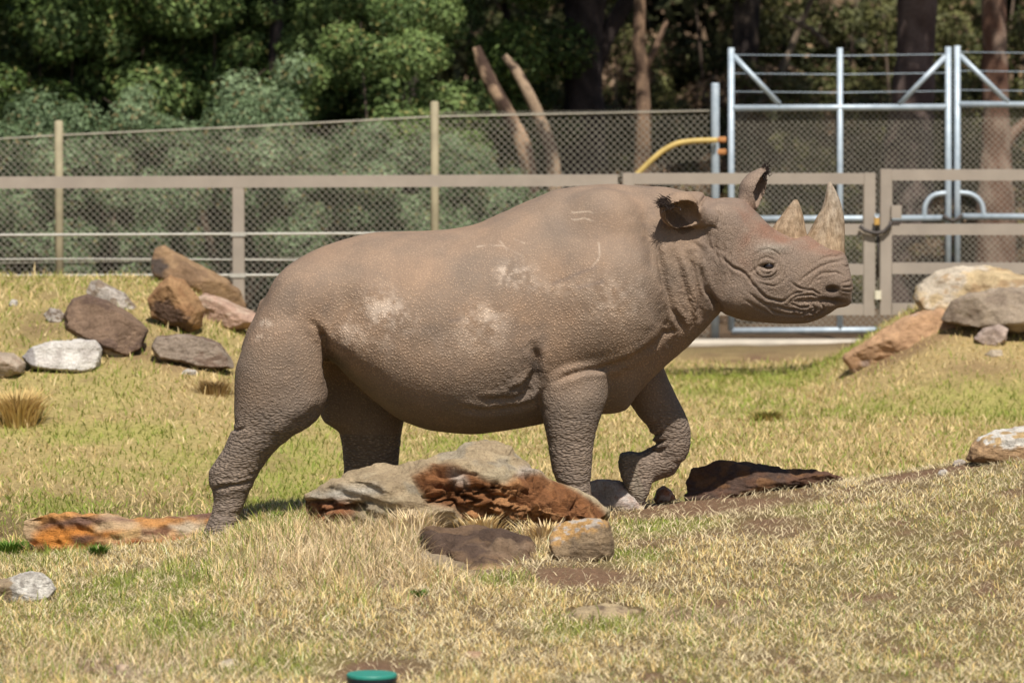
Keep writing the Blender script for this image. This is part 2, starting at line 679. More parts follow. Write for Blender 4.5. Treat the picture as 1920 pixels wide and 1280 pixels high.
def grass_all():
    # near sward
    x, y = scatter(-5.9, 1.2, 11000)
    dirt, green, grey, tall, lit = ground_fields(x, y)
    keep = RNG.uniform(0, 1, len(x)) > dirt * 0.985
    cl = fbm(x * 14, y * 14, 0, 3, 51)
    keep &= RNG.uniform(-0.5, 0.9, len(x)) < 0.5 + 1.5 * cl
    for (cx, cy, rx, ry) in ROCK_ZONES:
        keep &= ((x - cx) / rx) ** 2 + ((y - cy) / ry) ** 2 > 1
    x, y, green, grey, tall, cl = x[keep], y[keep], green[keep], grey[keep], tall[keep], cl[keep]
    n = len(x)
    r = RNG.uniform(0, 1, n)
    col = mixc(C_STRAW, C_STRAW2, RNG.uniform(0, 1, n))
    col = mixc(col, C_PALE, (RNG.uniform(0, 1, n) < 0.30) * RNG.uniform(.4, 1, n))
    col = mixc(col, C_GREYG, 0.75 * np.clip(grey + 0.35 * tall, 0, 1) * RNG.uniform(0.4, 1, n))
    isg = r < (0.06 + 0.95 * green)
    gc = mixc(C_GREEN, C_GREEN2, RNG.uniform(0, 1, n))
    col = np.where(isg[:, None], gc, col)
    col = col * (RNG.uniform(0.55, 1.4, n) * (1 + .35 * np.clip(cl, -.6, .6)))[:, None]
    col = np.minimum(col, .92)
    big = fbm(x * 3.2, y * 3.2, 0, 3, 57)
    hg = RNG.gamma(4.5, 1 / 4.5, n) * (0.027 + 0.06 * tall + 0.02 * np.clip(cl, -.5, 1) + 0.022 * np.clip(big, -.6, 1))
    hg = hg * (1 - 0.6 * np.clip(1.6 * patches(DIRT, x, y - .12) + .8 * patches(DIRT, x, y + .2), 0, 1)) * (1 - .28 * sstep(.3, 1.4, x))
    hg = np.clip(hg, 0.010, 0.15)
    lean = np.clip(RNG.normal(0.72, 0.28, n), 0.05, 1.08)
    lean = np.where(isg, lean * 0.6, lean)
    wd = RNG.uniform(0.0025, 0.0055, n)
    o = blades('near_grass', x, y, hg, wd, lean, col)
    tag(o, 'short dry straw grass with green patches around the rocks', 'grass', kind='stuff')
    # fallen straw lying over the sward
    x, y = scatter(-5.9, 1.0, 2400)
    dirt, green, grey, tall, lit = ground_fields(x, y)
    keep = RNG.uniform(0, 1, len(x)) > dirt * 0.8
    for (cx, cy, rx, ry) in ROCK_ZONES:
        keep &= ((x - cx) / rx) ** 2 + ((y - cy) / ry) ** 2 > 1
    x, y, grey, tall = x[keep], y[keep], grey[keep], tall[keep]
    n = len(x)
    col = mixc(C_PALE, C_GREYG, np.clip(RNG.uniform(-.3, .7, n) + .4 * grey, 0, 1)) * RNG.uniform(.65, 1.2, n)[:, None]
    o = blades('fallen_straw', x, y, RNG.uniform(.02, .055, n) * (1 + 1.0 * tall), RNG.uniform(.002, .004, n), RNG.uniform(.85, 1.12, n), col, zoff=0.004)
    tag(o, 'pale fallen straw lying loose over the near grass', 'straw', kind='stuff')
    # far sward
    x, y = scatter(1.2, 12.8, 1500, 0.3)
    dirt, green, grey, tall, lit = ground_fields(x, y)
    keep = RNG.uniform(0, 1, len(x)) > dirt * 0.95
    x, y, green = x[keep], y[keep], green[keep]
    n = len(x)
    col = mixc(C_STRAW, C_PALE, RNG.uniform(0, 0.6, n)) * .85
    isg = RNG.uniform(0, 1, n) < (0.30 + 0.9 * green)
    col = np.where(isg[:, None], mixc(C_GREEN, C_GREEN2, RNG.uniform(0.2, 1, n)), col) * RNG.uniform(0.8, 1.15, n)[:, None]
    hg = RNG.gamma(5, 1 / 5, n) * 0.038
    o = blades('far_grass', x, y, hg, RNG.uniform(0.005, 0.010, n), np.clip(RNG.normal(0.7, 0.25, n), 0.1, 1.05), col)
    tag(o, 'sunlit olive and straw coloured field grass behind the rhinoceros', 'grass', kind='stuff')


# ------------------------------------------------------------------ rocks
def poly_sdf(A, B, poly):
    d = np.full(A.shape, 1e9)
    s = np.ones(A.shape)
    n = len(poly)
    for i in range(n):
        p, q = poly[i], poly[i - 1]
        ex, ey = q[0] - p[0], q[1] - p[1]
        wx, wy = A - p[0], B - p[1]
        t = np.clip((wx * ex + wy * ey) / (ex * ex + ey * ey + 1e-12), 0, 1)
        bx, by = wx - ex * t, wy - ey * t
        d = np.minimum(d, bx * bx + by * by)
        c1, c2, c3 = B >= p[1], B < q[1], ex * wy > ey * wx
        fl = (c1 & c2 & c3) | (~c1 & ~c2 & ~c3)
        s = np.where(fl, -s, s)
    return s * np.sqrt(d)


def n_w(q):
    return fbm(q[:, 0] * 6, q[:, 1] * 6, q[:, 2] * 6, 2, 99)


def rock(name, label, outline, T, col, Y=None, base=None, seed=1, vox=None, rough=1.0, planes=6, zones=(), strata=0.0, ground=False, cat='rock', group=None, hole=0.9, facets=()):
    """a boulder from its outline (pixels). ground=True: the outline lies flat on the slope."""
    rg = np.random.default_rng(seed)
    us, vs_ = [p[0] for p in outline], [p[1] for p in outline]
    if ground:
        pts = np.array([ground_hit(u, v) for u, v in outline])
        poly = pts[:, :2]
        c0 = pts.mean(0)
        G = np.linalg.lstsq(np.c_[pts[:, 0], pts[:, 1], np.ones(len(pts))], pts[:, 2], rcond=None)[0]
    else:
        if Y is None:
            b = base or ((min(us) + max(us)) / 2, max(vs_) - 3)
            Y = ground_hit(*b)[1] + T * 0.6
        pts = np.array([P(u, v, Y) for u, v in outline])
        poly = pts[:, [0, 2]]
    mn, mx = poly.min(0), poly.max(0)
    size = (mx - mn).max()
    vox = vox or max(size / 80, 0.006)
    a = np.arange(mn[0] - 3 * vox, mx[0] + 3 * vox, vox)
    b = np.arange(mn[1] - 3 * vox, mx[1] + 3 * vox, vox)
    A, B = np.meshgrid(a, b, indexing='ij')
    d = poly_sdf(A, B, poly)
    d = d + 0.012 * size * fbm(A * 9 / size, B * 9 / size, seed * 3.1, 3, seed)
    R = max(-d.min(), 1e-3) * hole
    s_ = np.clip(-d / R, 0, 1)
    th = T * np.sqrt(np.clip(1 - (1 - s_) ** 2, 0, 1))
    c = np.arange(-T - 3 * vox, T + 3 * vox, vox)
    f = np.where(d[:, :, None] < 0, np.abs(c)[None, None] - th[:, :, None], np.maximum(d[:, :, None], np.abs(c)[None, None] - vox * .2))
    ctr = (mn + mx) / 2
    for k in range(planes):
        if ground:
            nv = np.array([rg.uniform(-.5, .5), rg.uniform(-.5, .5), 1])
        else:
            nv = np.array([rg.uniform(-.8, .8), rg.uniform(-.5, .9), rg.choice([-1, -1, 1])])
        nv /= np.linalg.norm(nv)
        ext = abs(nv[0]) * (mx - mn)[0] / 2 + abs(nv[1]) * (mx - mn)[1] / 2
        off = rg.uniform(.50, .8) * (abs(nv[2]) * T + 0.5 * ext)
        pl = (A - ctr[0])[:, :, None] * nv[0] + (B - ctr[1])[:, :, None] * nv[1] + c[None, None] * nv[2] - off
        f = np.maximum(f, pl)
    V, Q = surface_nets(f.astype(np.float32), (a[0], b[0], c[0]), vox)
    if ground:
        V = np.stack([V[:, 0], V[:, 1], V[:, 2] + V[:, 0] * G[0] + V[:, 1] * G[1] + G[2]], 1)
    else:
        V = np.stack([V[:, 0], V[:, 2] + Y, V[:, 1]], 1)
        Q = Q[:, ::-1]
    V = laplace(V, Q, 2, 0.5)
    N = vnormals(V, Q)
    q = V / size
    h = 0.030 * fbm(q[:, 0] * 5, q[:, 1] * 5, q[:, 2] * 5, 4, seed + 5)
    rdg = 1 - np.abs(fbm(q[:, 0] * 7 + 3, q[:, 1] * 7, q[:, 2] * 11, 4, seed + 9)) * 2.2
    h = h + 0.016 * np.clip(rdg, -1, 1)
    if strata:
        tz = (V[:, 2] + 0.12 * V[:, 0]) / size * 26 + 2.5 * fbm(q[:, 0] * 4, q[:, 1] * 4, q[:, 2] * 4, 3, seed + 2)
        h = h + strata * 0.012 * (np.abs((tz % 1) - 0.5) * 2 - 0.5)
    h = h - np.percentile(h, 70)
    if facets:
        uu, vv = to_px(V[:, 0], V[:, 1], V[:, 2])
        for (poly_f, dep) in facets:
            mk = 1 - sstep(-3, 3, poly_sdf(uu, vv, poly_f) + 9 * fbm(q[:, 0] * 14, q[:, 1] * 14, q[:, 2] * 14, 3, seed + 40))
            mk = mk * sstep(-.1, .3, -N[:, 1])
            crk = np.abs(fbm(q[:, 0] * 9, q[:, 1] * 9, q[:, 2] * 24, 4, seed + 41))
            blk = vnoise(q[:, 0] * 13 + 2 * n_w(q), q[:, 1] * 13, q[:, 2] * 22 + 2 * n_w(q), seed + 42)
            h = h - mk * (dep + 0.035 * np.clip(0.13 - crk, 0, 1) / 0.13 + 0.014 * np.round(blk * 2.2))
    V = V + N * (h * size * rough)[:, None]
    # colour
    n1 = fbm(q[:, 0] * 4, q[:, 1] * 4, q[:, 2] * 6, 4, seed + 13)
    n2 = fbm(q[:, 0] * 11, q[:, 1] * 11, q[:, 2] * 16, 3, seed + 17)
    col = [np.asarray(cc, float) for cc in col]
    cc = np.tile(col[0], (len(V), 1))
    if len(col) > 1:
        cc = mixc(cc, col[1], sstep(-0.02, 0.22, n1 + 0.4 * n2))
    if len(col) > 2:
        cc = mixc(cc, col[2], 0.9 * sstep(0.10, 0.28, n2 - 0.4 * n1))
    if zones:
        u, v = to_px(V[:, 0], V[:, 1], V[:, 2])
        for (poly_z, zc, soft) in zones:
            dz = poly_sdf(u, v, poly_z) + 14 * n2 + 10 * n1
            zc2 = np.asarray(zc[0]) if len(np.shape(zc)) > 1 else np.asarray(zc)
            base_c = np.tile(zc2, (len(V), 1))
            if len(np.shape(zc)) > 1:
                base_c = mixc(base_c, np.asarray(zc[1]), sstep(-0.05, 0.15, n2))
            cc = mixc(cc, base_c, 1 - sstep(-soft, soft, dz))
    org = V.mean(0)
    org[2] = V[:, 2].min()
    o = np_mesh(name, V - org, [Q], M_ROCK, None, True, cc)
    o.location = org
    tag(o, label, cat, group)
    if ground:
        ROCK_ZONES.append(((mn[0] + mx[0]) / 2, (mn[1] + mx[1]) / 2, (mx[0] - mn[0]) * .46, (mx[1] - mn[1]) * .46))
    else:
        ROCK_ZONES.append((V[:, 0].mean(), V[:, 1].mean(), np.ptp(V[:, 0]) * .46, np.ptp(V[:, 1]) * .42))
    return o


TAN, GREYT, RUST, ORANGE = (.46, .35, .215), (.40, .34, .27), (.25, .105, .04), (.70, .27, .055)
WHITE, BRN, DBRN, CREAM, PINK = (.74, .69, .61), (.20, .125, .085), (.115, .075, .052), (.60, .45, .27), (.52, .34, .25)

rock('boulder', 'large tan boulder with a broken rust-orange face standing in front of the rhinoceros legs',
     [(480, 1000), (492, 975), (515, 948), (545, 932), (585, 918), (618, 903), (645, 891), (700, 869), (750, 865), (800, 857), (850, 841), (893, 827), (930, 827),
      (962, 836), (985, 860), (1010, 884), (1050, 905), (1085, 916), (1120, 937), (1142, 957), (1146, 980), (1120, 1000), (1000, 1005), (800, 1010), (600, 1000)],
     0.30, [TAN, (.52, .42, .27), (.40, .335, .24)], Y=-0.78, seed=3, vox=0.0075, planes=2, strata=0.7,
     facets=[([(770, 896), (815, 876), (860, 880), (905, 897), (945, 900), (985, 882), (1020, 893), (1060, 908), (1130, 945), (1150, 1000), (900, 1010), (850, 955), (800, 940)], .02), ([(500, 990), (520, 955), (560, 937), (640, 940), (690, 945), (640, 1000)], .0)],
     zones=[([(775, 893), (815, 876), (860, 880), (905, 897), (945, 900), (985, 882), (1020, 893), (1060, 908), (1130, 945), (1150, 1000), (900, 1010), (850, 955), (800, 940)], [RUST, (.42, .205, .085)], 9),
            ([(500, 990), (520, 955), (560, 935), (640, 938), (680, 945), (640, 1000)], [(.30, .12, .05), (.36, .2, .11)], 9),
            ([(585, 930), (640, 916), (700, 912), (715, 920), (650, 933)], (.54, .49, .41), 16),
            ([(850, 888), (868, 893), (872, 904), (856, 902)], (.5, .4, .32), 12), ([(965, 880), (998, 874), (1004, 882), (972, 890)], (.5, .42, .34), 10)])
rock('slab_rock', 'flat dark brown slab lying flush in the dry grass below the boulder',
     [(775, 1020), (800, 1000), (850, 988), (920, 987), (970, 1000), (1000, 1025), (1008, 1048), (985, 1070), (930, 1080), (890, 1072), (830, 1045)],
     0.085, [(.20, .125, .075), (.30, .205, .13), (.11, .07, .05)], facets=[([(760, 1000), (900, 970), (1030, 1020), (1010, 1095), (800, 1090)], .0)], ground=True, seed=8, planes=3, rough=0.8, hole=.35,
     zones=[([(880, 1060), (960, 1060), (1000, 1075), (930, 1092), (880, 1085)], (.48, .31, .15), 10)])
rock('block_rock', 'squat ochre block of stone with white veins beside the flat brown slab',
     [(1030, 1005), (1045, 980), (1080, 973), (1125, 971), (1143, 978), (1152, 1010), (1150, 1045), (1120, 1062), (1070, 1062), (1035, 1045)],
     0.13, [(.34, .24, .14), (.28, .20, .125)], seed=12, base=(1095, 1052), planes=4,
     zones=[([(1030, 1000), (1045, 976), (1125, 968), (1140, 982), (1090, 1000), (1040, 1020)], [(.56, .33, .13), (.60, .52, .44)], 7)])
rock('log_rock', 'long orange and brown striped rock lying behind the rear foot',
     [(28, 985), (42, 967), (80, 963), (160, 963), (230, 967), (300, 965), (380, 961), (450, 955), (515, 950), (560, 950), (560, 1000), (480, 1015), (360, 1030), (250, 1038), (120, 1045), (40, 1035)],
     0.16, [(.62, .30, .10), (.62, .43, .25)], Y=0.22, seed=17, vox=0.009, planes=3, strata=0.5,
     zones=[([(70, 990), (140, 968), (220, 966), (250, 975), (130, 992)], (.25, .14, .10), 8), ([(60, 1000), (110, 990), (200, 990), (260, 1000), (200, 1012), (90, 1030), (50, 1030)], ORANGE, 9),
            ([(130, 1005), (200, 995), (190, 1012), (140, 1020)], (.20, .10, .06), 6), ([(265, 992), (320, 990), (312, 1006), (268, 1008)], (.22, .11, .06), 4),
            ([(200, 1000), (262, 990), (262, 1008), (210, 1012)], (.62, .40, .18), 6), ([(215, 1015), (360, 1003), (372, 1020), (230, 1035)], [(.50, .16, .05), ORANGE], 7),
            ([(240, 964), (400, 958), (560, 948), (560, 962), (380, 970)], (.24, .13, .09), 6), ([(320, 985), (380, 978), (400, 1000), (340, 1000)], (.55, .44, .31), 8)])
rock('white_rock', 'white rock with a tan end on the dry grass by the long orange rock',
     [(-30, 1100), (-5, 1088), (25, 1078), (55, 1070), (80, 1073), (98, 1090), (106, 1105), (95, 1122), (60, 1132), (0, 1132), (-30, 1128)],
     0.10, [WHITE, (.58, .53, .47), (.40, .36, .31)], seed=23, planes=4, zones=[([(-40, 1080), (18, 1078), (22, 1130), (-40, 1135)], (.44, .33, .21), 3)])
rock('pale_rock', 'small white-pink rock behind the planted front leg',
     [(1095, 905), (1120, 898), (1160, 900), (1195, 912), (1212, 935), (1210, 965), (1150, 975), (1095, 970)],
     0.11, [(.62, .54, .48), (.55, .42, .35)], Y=0.25, seed=29, planes=4)
rock('dark_slab', 'dark rust-brown stone slab, shade included in its colour, under the raised chin and horns',
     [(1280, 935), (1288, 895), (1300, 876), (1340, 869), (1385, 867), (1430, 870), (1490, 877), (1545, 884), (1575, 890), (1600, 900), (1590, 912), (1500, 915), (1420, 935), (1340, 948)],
     0.16, [(.15, .078, .048), (.11, .068, .05), (.22, .11, .05)], Y=0.52, seed=31, vox=0.009, planes=3, strata=0.6)  # brown stone tones darkened further to hold the shade on its face
rock('red_stone', 'small red and white stone between the raised hoof and the dark slab',
     [(1225, 935), (1232, 917), (1245, 909), (1258, 918), (1268, 935), (1250, 945), (1230, 943)],
     0.05, [(.42, .19, .10), (.55, .40, .32)], Y=0.42, seed=35, planes=3)
rock('outcrop_rock', 'white-topped tan rock on the crest of the grassy slope',
     [(1812, 862), (1820, 835), (1835, 818), (1870, 806), (1905, 800), (1950, 798), (1990, 830), (1985, 868), (1900, 875), (1840, 872)],
     0.16, [(.50, .32, .17), (.44, .28, .15)], Y=0.25, seed=41, planes=4,
     zones=[([(1830, 820), (1870, 803), (1960, 795), (1960, 822), (1880, 842), (1845, 838)], [WHITE, (.58, .40, .2)], 5)])
rock('pebble', 'small pale stone lying below the white-topped rock', [(1784, 872), (1790, 862), (1805, 860), (1812, 866), (1806, 874), (1792, 876)], 0.02, [(.58, .50, .42)], seed=43, planes=2)
rock('pebble', 'white pebble half buried in the bare soil of the slope', [(1756, 890), (1762, 880), (1775, 879), (1778, 888), (1768, 894)], 0.02, [(.62, .56, .5)], seed=44, planes=2)
rock('flat_stone', 'thin layered cream stone lying flat in the grass of the lower slope',
     [(1045, 1158), (1075, 1148), (1120, 1141), (1180, 1135), (1217, 1134), (1205, 1146), (1170, 1158), (1120, 1164), (1070, 1165)],
     0.03, [(.50, .38, .22), (.42, .31, .19), (.2, .14, .09)], ground=True, seed=47, planes=1, strata=1.0)
rock('stone_chip', 'cream stone chip in the dry grass below the thigh', [(540, 999), (548, 992), (557, 995), (554, 1005), (546, 1006)], 0.012, [(.68, .60, .40)], seed=48, planes=2)
rock('stone_chip', 'pale peach stone chip pressed into the pale grey grass', [(215, 1252), (228, 1246), (243, 1249), (240, 1256), (222, 1258)], 0.02, [(.58, .42, .3)], seed=49, planes=2, ground=True)
rock('stone_chip', 'cream stone fragment in the grass near the green lid', [(405, 1250), (425, 1240), (445, 1236), (440, 1248), (415, 1254)], 0.02, [(.60, .5, .36)], seed=50, planes=2, ground=True)
rock('stone_chip', 'small orange stone chip in the short grass by the green lid', [(868, 1229), (885, 1223), (908, 1225), (900, 1233), (878, 1234)], 0.02, [(.56, .36, .22)], seed=51, planes=2, ground=True)

# boulders on the left bank
L = dict(group='boulders on the bank')
rock('boulder', 'long brown boulder leaning upright against the taupe rail fence post',
     [(282, 490), (290, 466), (308, 460), (340, 478), (380, 500), (430, 525), (448, 545), (464, 580), (440, 585), (400, 575), (360, 560), (310, 530), (285, 515)],
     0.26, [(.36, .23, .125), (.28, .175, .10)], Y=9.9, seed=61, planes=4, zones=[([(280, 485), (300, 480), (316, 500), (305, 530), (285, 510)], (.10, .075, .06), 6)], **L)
rock('boulder', 'upright orange-brown boulder in front of the leaning long boulder',
     [(276, 560), (300, 530), (318, 515), (345, 525), (370, 555), (384, 580), (378, 612), (355, 625), (320, 610), (285, 595)],
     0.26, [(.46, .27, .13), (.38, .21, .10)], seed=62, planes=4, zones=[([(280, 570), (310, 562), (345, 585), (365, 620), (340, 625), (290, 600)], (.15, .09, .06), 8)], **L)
rock('boulder', 'low pinkish slab rock at the foot of the leaning long boulder',
     [(365, 560), (385, 550), (420, 560), (460, 578), (490, 590), (490, 615), (440, 620), (385, 612), (375, 590)], 0.24, [PINK, (.58, .42, .31)], seed=63, planes=4, **L)
rock('boulder', 'big dark brown boulder behind the white rock on the bank',
     [(122, 590), (135, 560), (165, 550), (200, 562), (235, 583), (262, 603), (278, 618), (270, 650), (245, 672), (215, 665), (160, 640), (125, 618)],
     0.3, [(.25, .165, .11), (.17, .11, .08)], seed=64, planes=5, **L)
rock('boulder', 'grey-white streaked rock topping the big dark brown boulder',
     [(160, 550), (168, 528), (185, 522), (205, 535), (235, 550), (255, 575), (262, 600), (240, 592), (200, 570)], 0.16, [(.52, .46, .4), (.3, .23, .17)], Y=None, base=(200, 580), seed=65, planes=4, **L)
rock('boulder', 'bright white rock with a grey corner on the bank',
     [(40, 668), (55, 652), (95, 640), (140, 637), (180, 638), (192, 655), (186, 690), (160, 702), (110, 700), (60, 690)], 0.22, [(.74, .69, .62), (.66, .6, .54)], seed=66, planes=5,
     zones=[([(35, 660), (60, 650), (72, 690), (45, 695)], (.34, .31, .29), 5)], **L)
rock('boulder', 'flat cream rock tucked between the white rock and dark boulder',
     [(143, 625), (170, 617), (205, 618), (228, 635), (242, 650), (238, 672), (215, 672), (195, 660), (150, 640)], 0.2, [(.52, .42, .29), (.3, .21, .14)], seed=67, planes=4, **L)
rock('boulder', 'rounded grey-brown rock with bare red soil at its base',
     [(285, 650), (295, 630), (330, 625), (380, 630), (410, 640), (430, 665), (440, 690), (400, 695), (340, 680), (300, 675)], 0.22, [(.32, .25, .19), (.22, .15, .11)], seed=68, planes=4, **L)
rock('boulder', 'pale worn rock sunk in grass beside the white rock', [(-30, 690), (0, 660), (25, 662), (48, 680), (45, 700), (10, 712), (-30, 712)], 0.2, [(.50, .40, .30), (.44, .33, .24)], seed=69, planes=3, **L)
rock('boulder', 'small grey rock beside the dark end of the brown boulder', [(82, 590), (92, 578), (112, 580), (122, 592), (115, 608), (92, 606)], 0.1, [(.48, .42, .36), (.25, .19, .14)], seed=70, planes=3, **L)
rock('boulder', 'tiny white rock alone on the grassy top of the bank', [(16, 570), (22, 561), (33, 563), (33, 576), (20, 578)], 0.05, [(.62, .57, .5)], seed=71, planes=2, **L)
rock('boulder', 'small pale stone on the red soil below the rounded rock', [(338, 700), (350, 691), (370, 695), (372, 704), (345, 706)], 0.05, [(.60, .54, .47)], seed=72, planes=2, **L)
# boulders on the right bank
R = dict(group='boulders by the gates')
rock('boulder', 'huge cream and ochre boulder against the taupe gate leaf',
     [(1708, 560), (1718, 535), (1750, 515), (1800, 502), (1860, 503), (1930, 515), (1990, 520), (1995, 600), (1900, 610), (1800, 600), (1720, 582)], 0.5, [(.62, .47, .27), (.66, .56, .43), (.45, .3, .16)], Y=10.0, seed=81, planes=5, **R)
rock('boulder', 'grey-brown boulder in front of the huge cream boulder',
     [(1765, 600), (1785, 565), (1830, 548), (1880, 538), (1940, 540), (1990, 550), (1990, 625), (1900, 625), (1820, 615)], 0.3, [(.38, .30, .22), (.30, .23, .17)], Y=9.2, seed=82, planes=5, **R)
rock('boulder', 'low orange-pink boulder at the end of the white gate bar',
     [(1600, 652), (1640, 628), (1680, 602), (1720, 584), (1770, 580), (1792, 590), (1800, 640), (1760, 690), (1680, 705), (1600, 700), (1580, 670)], 0.3, [(.56, .34, .19), (.58, .42, .33)], base=(1690, 655), seed=83, planes=4, **R)
rock('boulder', 'small pointed pinkish rock below the grey-brown boulder', [(1825, 635), (1845, 615), (1872, 605), (1890, 615), (1886, 640), (1865, 652), (1840, 648)], 0.16, [(.54, .42, .35), (.42, .32, .27)], seed=84, planes=4, **R)
rock('boulder', 'little cream stone beneath the small pointed pinkish rock', [(1845, 665), (1860, 655), (1880, 656), (1880, 668), (1858, 672)], 0.06, [(.56, .46, .34)], seed=85, planes=3, **R)

# ------------------------------------------------------------------ rhinoceros
VOX = 0.0058


class Field:
    def __init__(self, lo, hi, vox):
        self.lo, self.vox = np.array(lo, float), vox
        self.n = np.ceil((np.array(hi) - self.lo) / vox).astype(int) + 1
        self.f = np.full(self.n, 0.5, np.float32)
        self.ax = [(self.lo[i] + vox * np.arange(self.n[i])) for i in range(3)]

    def sub(self, lo, hi):
        s = []
        for i in range(3):
            a = max(int((lo[i] - self.lo[i]) / self.vox) - 1, 0)
            b = min(int((hi[i] - self.lo[i]) / self.vox) + 3, self.n[i])
            s.append(slice(a, b))
        x = self.ax[0][s[0]][:, None, None]
        y = self.ax[1][s[1]][None, :, None]
        z = self.ax[2][s[2]][None, None, :]
        return tuple(s), x, y, z

    def union(self, s, g, k):
        f = self.f[s]
        g = g.astype(np.float32)
        if k > 0:
            h = np.maximum(k - np.abs(f - g), 0) / k
            self.f[s] = np.minimum(f, g) - h * h * (k * 0.25)
        else:
            self.f[s] = np.minimum(f, g)

    def carve(self, s, g, k):
        f = self.f[s]
        g = -g.astype(np.float32)
        h = np.maximum(k - np.abs(f - g), 0) / k
        self.f[s] = np.maximum(f, g) + h * h * (k * 0.25)


FLD = Field((P(366, 700, 0)[0], -0.56, -0.08), (P(1612, 700, 0)[0], 0.56, P(0, 296, 0)[2]), VOX)


def loft_x(st, k, Y=0.0, sides='both', p=2.2, yc=0.0):
    """stations (u, v_top, v_bottom, half width, fraction of height where widest)"""
    st = np.array(st, float)
    tops = np.array([P(s[0], s[1], Y) for s in st])
    bots = np.array([P(s[0], s[2], Y) for s in st])
    X = tops[:, 0]
    m = k + 0.03
    w_max = st[:, 3].max() + abs(yc)
    y0, y1 = (-w_max - m, w_max + m)
    if sides == 'near':
        y1 = 0.1
    s, x, y, z = FLD.sub((X[0] - m, y0, bots[:, 2].min() - m), (X[-1] + m, y1, tops[:, 2].max() + m))
    xx = x[:, 0, 0]
    tp, bt, hw = pch(xx, X, tops[:, 2]), pch(xx, X, bots[:, 2]), np.maximum(pch(xx, X, st[:, 3]), 0.004)
    fr = pch(xx, X, st[:, 4]) if st.shape[1] > 4 else np.full_like(xx, 0.5)
    zc = tp - fr * (tp - bt)
    ht, hb = np.maximum(tp - zc, 0.004), np.maximum(zc - bt, 0.004)
    tp, zc, ht, hb, hw = [a[:, None, None] for a in (tp, zc, ht, hb, hw)]
    dz = z - zc
    h = np.where(dz > 0, ht, hb)
    ay = np.abs(y) - yc if sides == 'both' else (-y - yc)
    r = (np.abs(ay / hw) ** p + np.abs(dz / h) ** p) ** (1 / p)
    g = (r - 1) * np.minimum(hw, np.minimum(ht, hb) * 1.3)
    out = np.maximum(np.maximum(X[0] - x, x - X[-1]), 0)
    FLD.union(s, g + 4 * out, k)


def loft_z(st, k, Y, p=2.2):
    """stations (v, u_left, u_right, centre y, half depth), top to bottom"""
    st = np.array(st, float)
    Ls = np.array([P(a[1], a[0], Y) for a in st])
    Rs = np.array([P(a[2], a[0], Y) for a in st])
    Z = Ls[:, 2]
    m = k + 0.03
    s, x, y, z = FLD.sub((Ls[:, 0].min() - m, (st[:, 3] - st[:, 4]).min() - m, Z[-1] - m), (Rs[:, 0].max() + m, (st[:, 3] + st[:, 4]).max() + m, Z[0] + m))
    zz = z[0, 0, :]
    l, r_ = pch(zz, Z, Ls[:, 0]), pch(zz, Z, Rs[:, 0])
    yc, hw = pch(zz, Z, st[:, 3]), pch(zz, Z, st[:, 4])
    xc, hx = (l + r_) / 2, (r_ - l) / 2
    r = (np.abs((x - xc) / hx) ** p + np.abs((y - yc) / hw) ** p) ** (1 / p)
    g = (r - 1) * np.minimum(hx, hw)
    out = np.maximum(np.maximum(z - Z[0], Z[-1] - z), 0)
    FLD.union(s, g + 2 * out, k)


def ellip(c, r, k, mirror=False, carve=False):
    c = np.array(c, float)
    r = np.array(r, float)
    m = k + 0.02
    ys = (c[1] - r[1] - m, c[1] + r[1] + m)
    if mirror:
        ys = (-abs(c[1]) - r[1] - m, abs(c[1]) + r[1] + m)
    s, x, y, z = FLD.sub((c[0] - r[0] - m, ys[0], c[2] - r[2] - m), (c[0] + r[0] + m, ys[1], c[2] + r[2] + m))
    yy = np.abs(y) - abs(c[1]) if mirror else y - c[1]
    q = np.sqrt(((x - c[0]) / r[0]) ** 2 + (yy / r[1]) ** 2 + ((z - c[2]) / r[2]) ** 2)
    g = (q - 1) * r.min()
    (FLD.carve if carve else FLD.union)(s, g, k)


def chain(pts, rad, k, carve=False):
    pts = [np.array(p, float) for p in pts]
    m = k + max(rad) + 0.02
    A = np.array(pts)
    s, x, y, z = FLD.sub(A.min(0) - m, A.max(0) + m)
    g = None
    for i in range(len(pts) - 1):
        a, b = pts[i], pts[i + 1]
        d = b - a
        t = np.clip(((x - a[0]) * d[0] + (y - a[1]) * d[1] + (z - a[2]) * d[2]) / (d @ d), 0, 1)
        q = np.sqrt((x - a[0] - d[0] * t) ** 2 + (y - a[1] - d[1] * t) ** 2 + (z - a[2] - d[2] * t) ** 2) - (rad[i] + (rad[i + 1] - rad[i]) * t)
        if g is None:
            g = q
        else:
            h = np.maximum(0.02 - np.abs(g - q), 0) / 0.02
            g = np.minimum(g, q) - h * h * 0.005
    (FLD.carve if carve else FLD.union)(s, g, k)


TRUNK = [(456, 640, 668, .06, .5), (464, 618, 695, .15, .5), (478, 592, 710, .22, .5), (500, 552, 715, .29, .5), (525, 512, 715, .33, .5), (560, 484, 705, .365, .5), (600, 464, 680, .385, .55),
         (625, 455, 678, .40, .6), (650, 447, 702, .42, .6), (700, 436, 748, .45, .58), (760, 434, 790, .475, .57), (820, 432, 808, .485, .56), (880, 423, 813, .48, .56), (940, 399, 807, .46, .57),
         (1000, 372, 797, .43, .57), (1050, 353, 787, .40, .55), (1100, 347, 778, .37, .52), (1150, 346, 774, .34, .5), (1172, 347, 768, .325, .5), (1195, 348, 740, .30, .5), (1225, 350, 709, .262, .5),
         (1255, 353, 680, .232, .5), (1285, 359, 655, .215, .5), (1315, 363, 626, .195, .48), (1335, 375, 603, .16, .47), (1350, 400, 585, .10, .5)]
loft_x(TRUNK, 0.0, p=2.15)
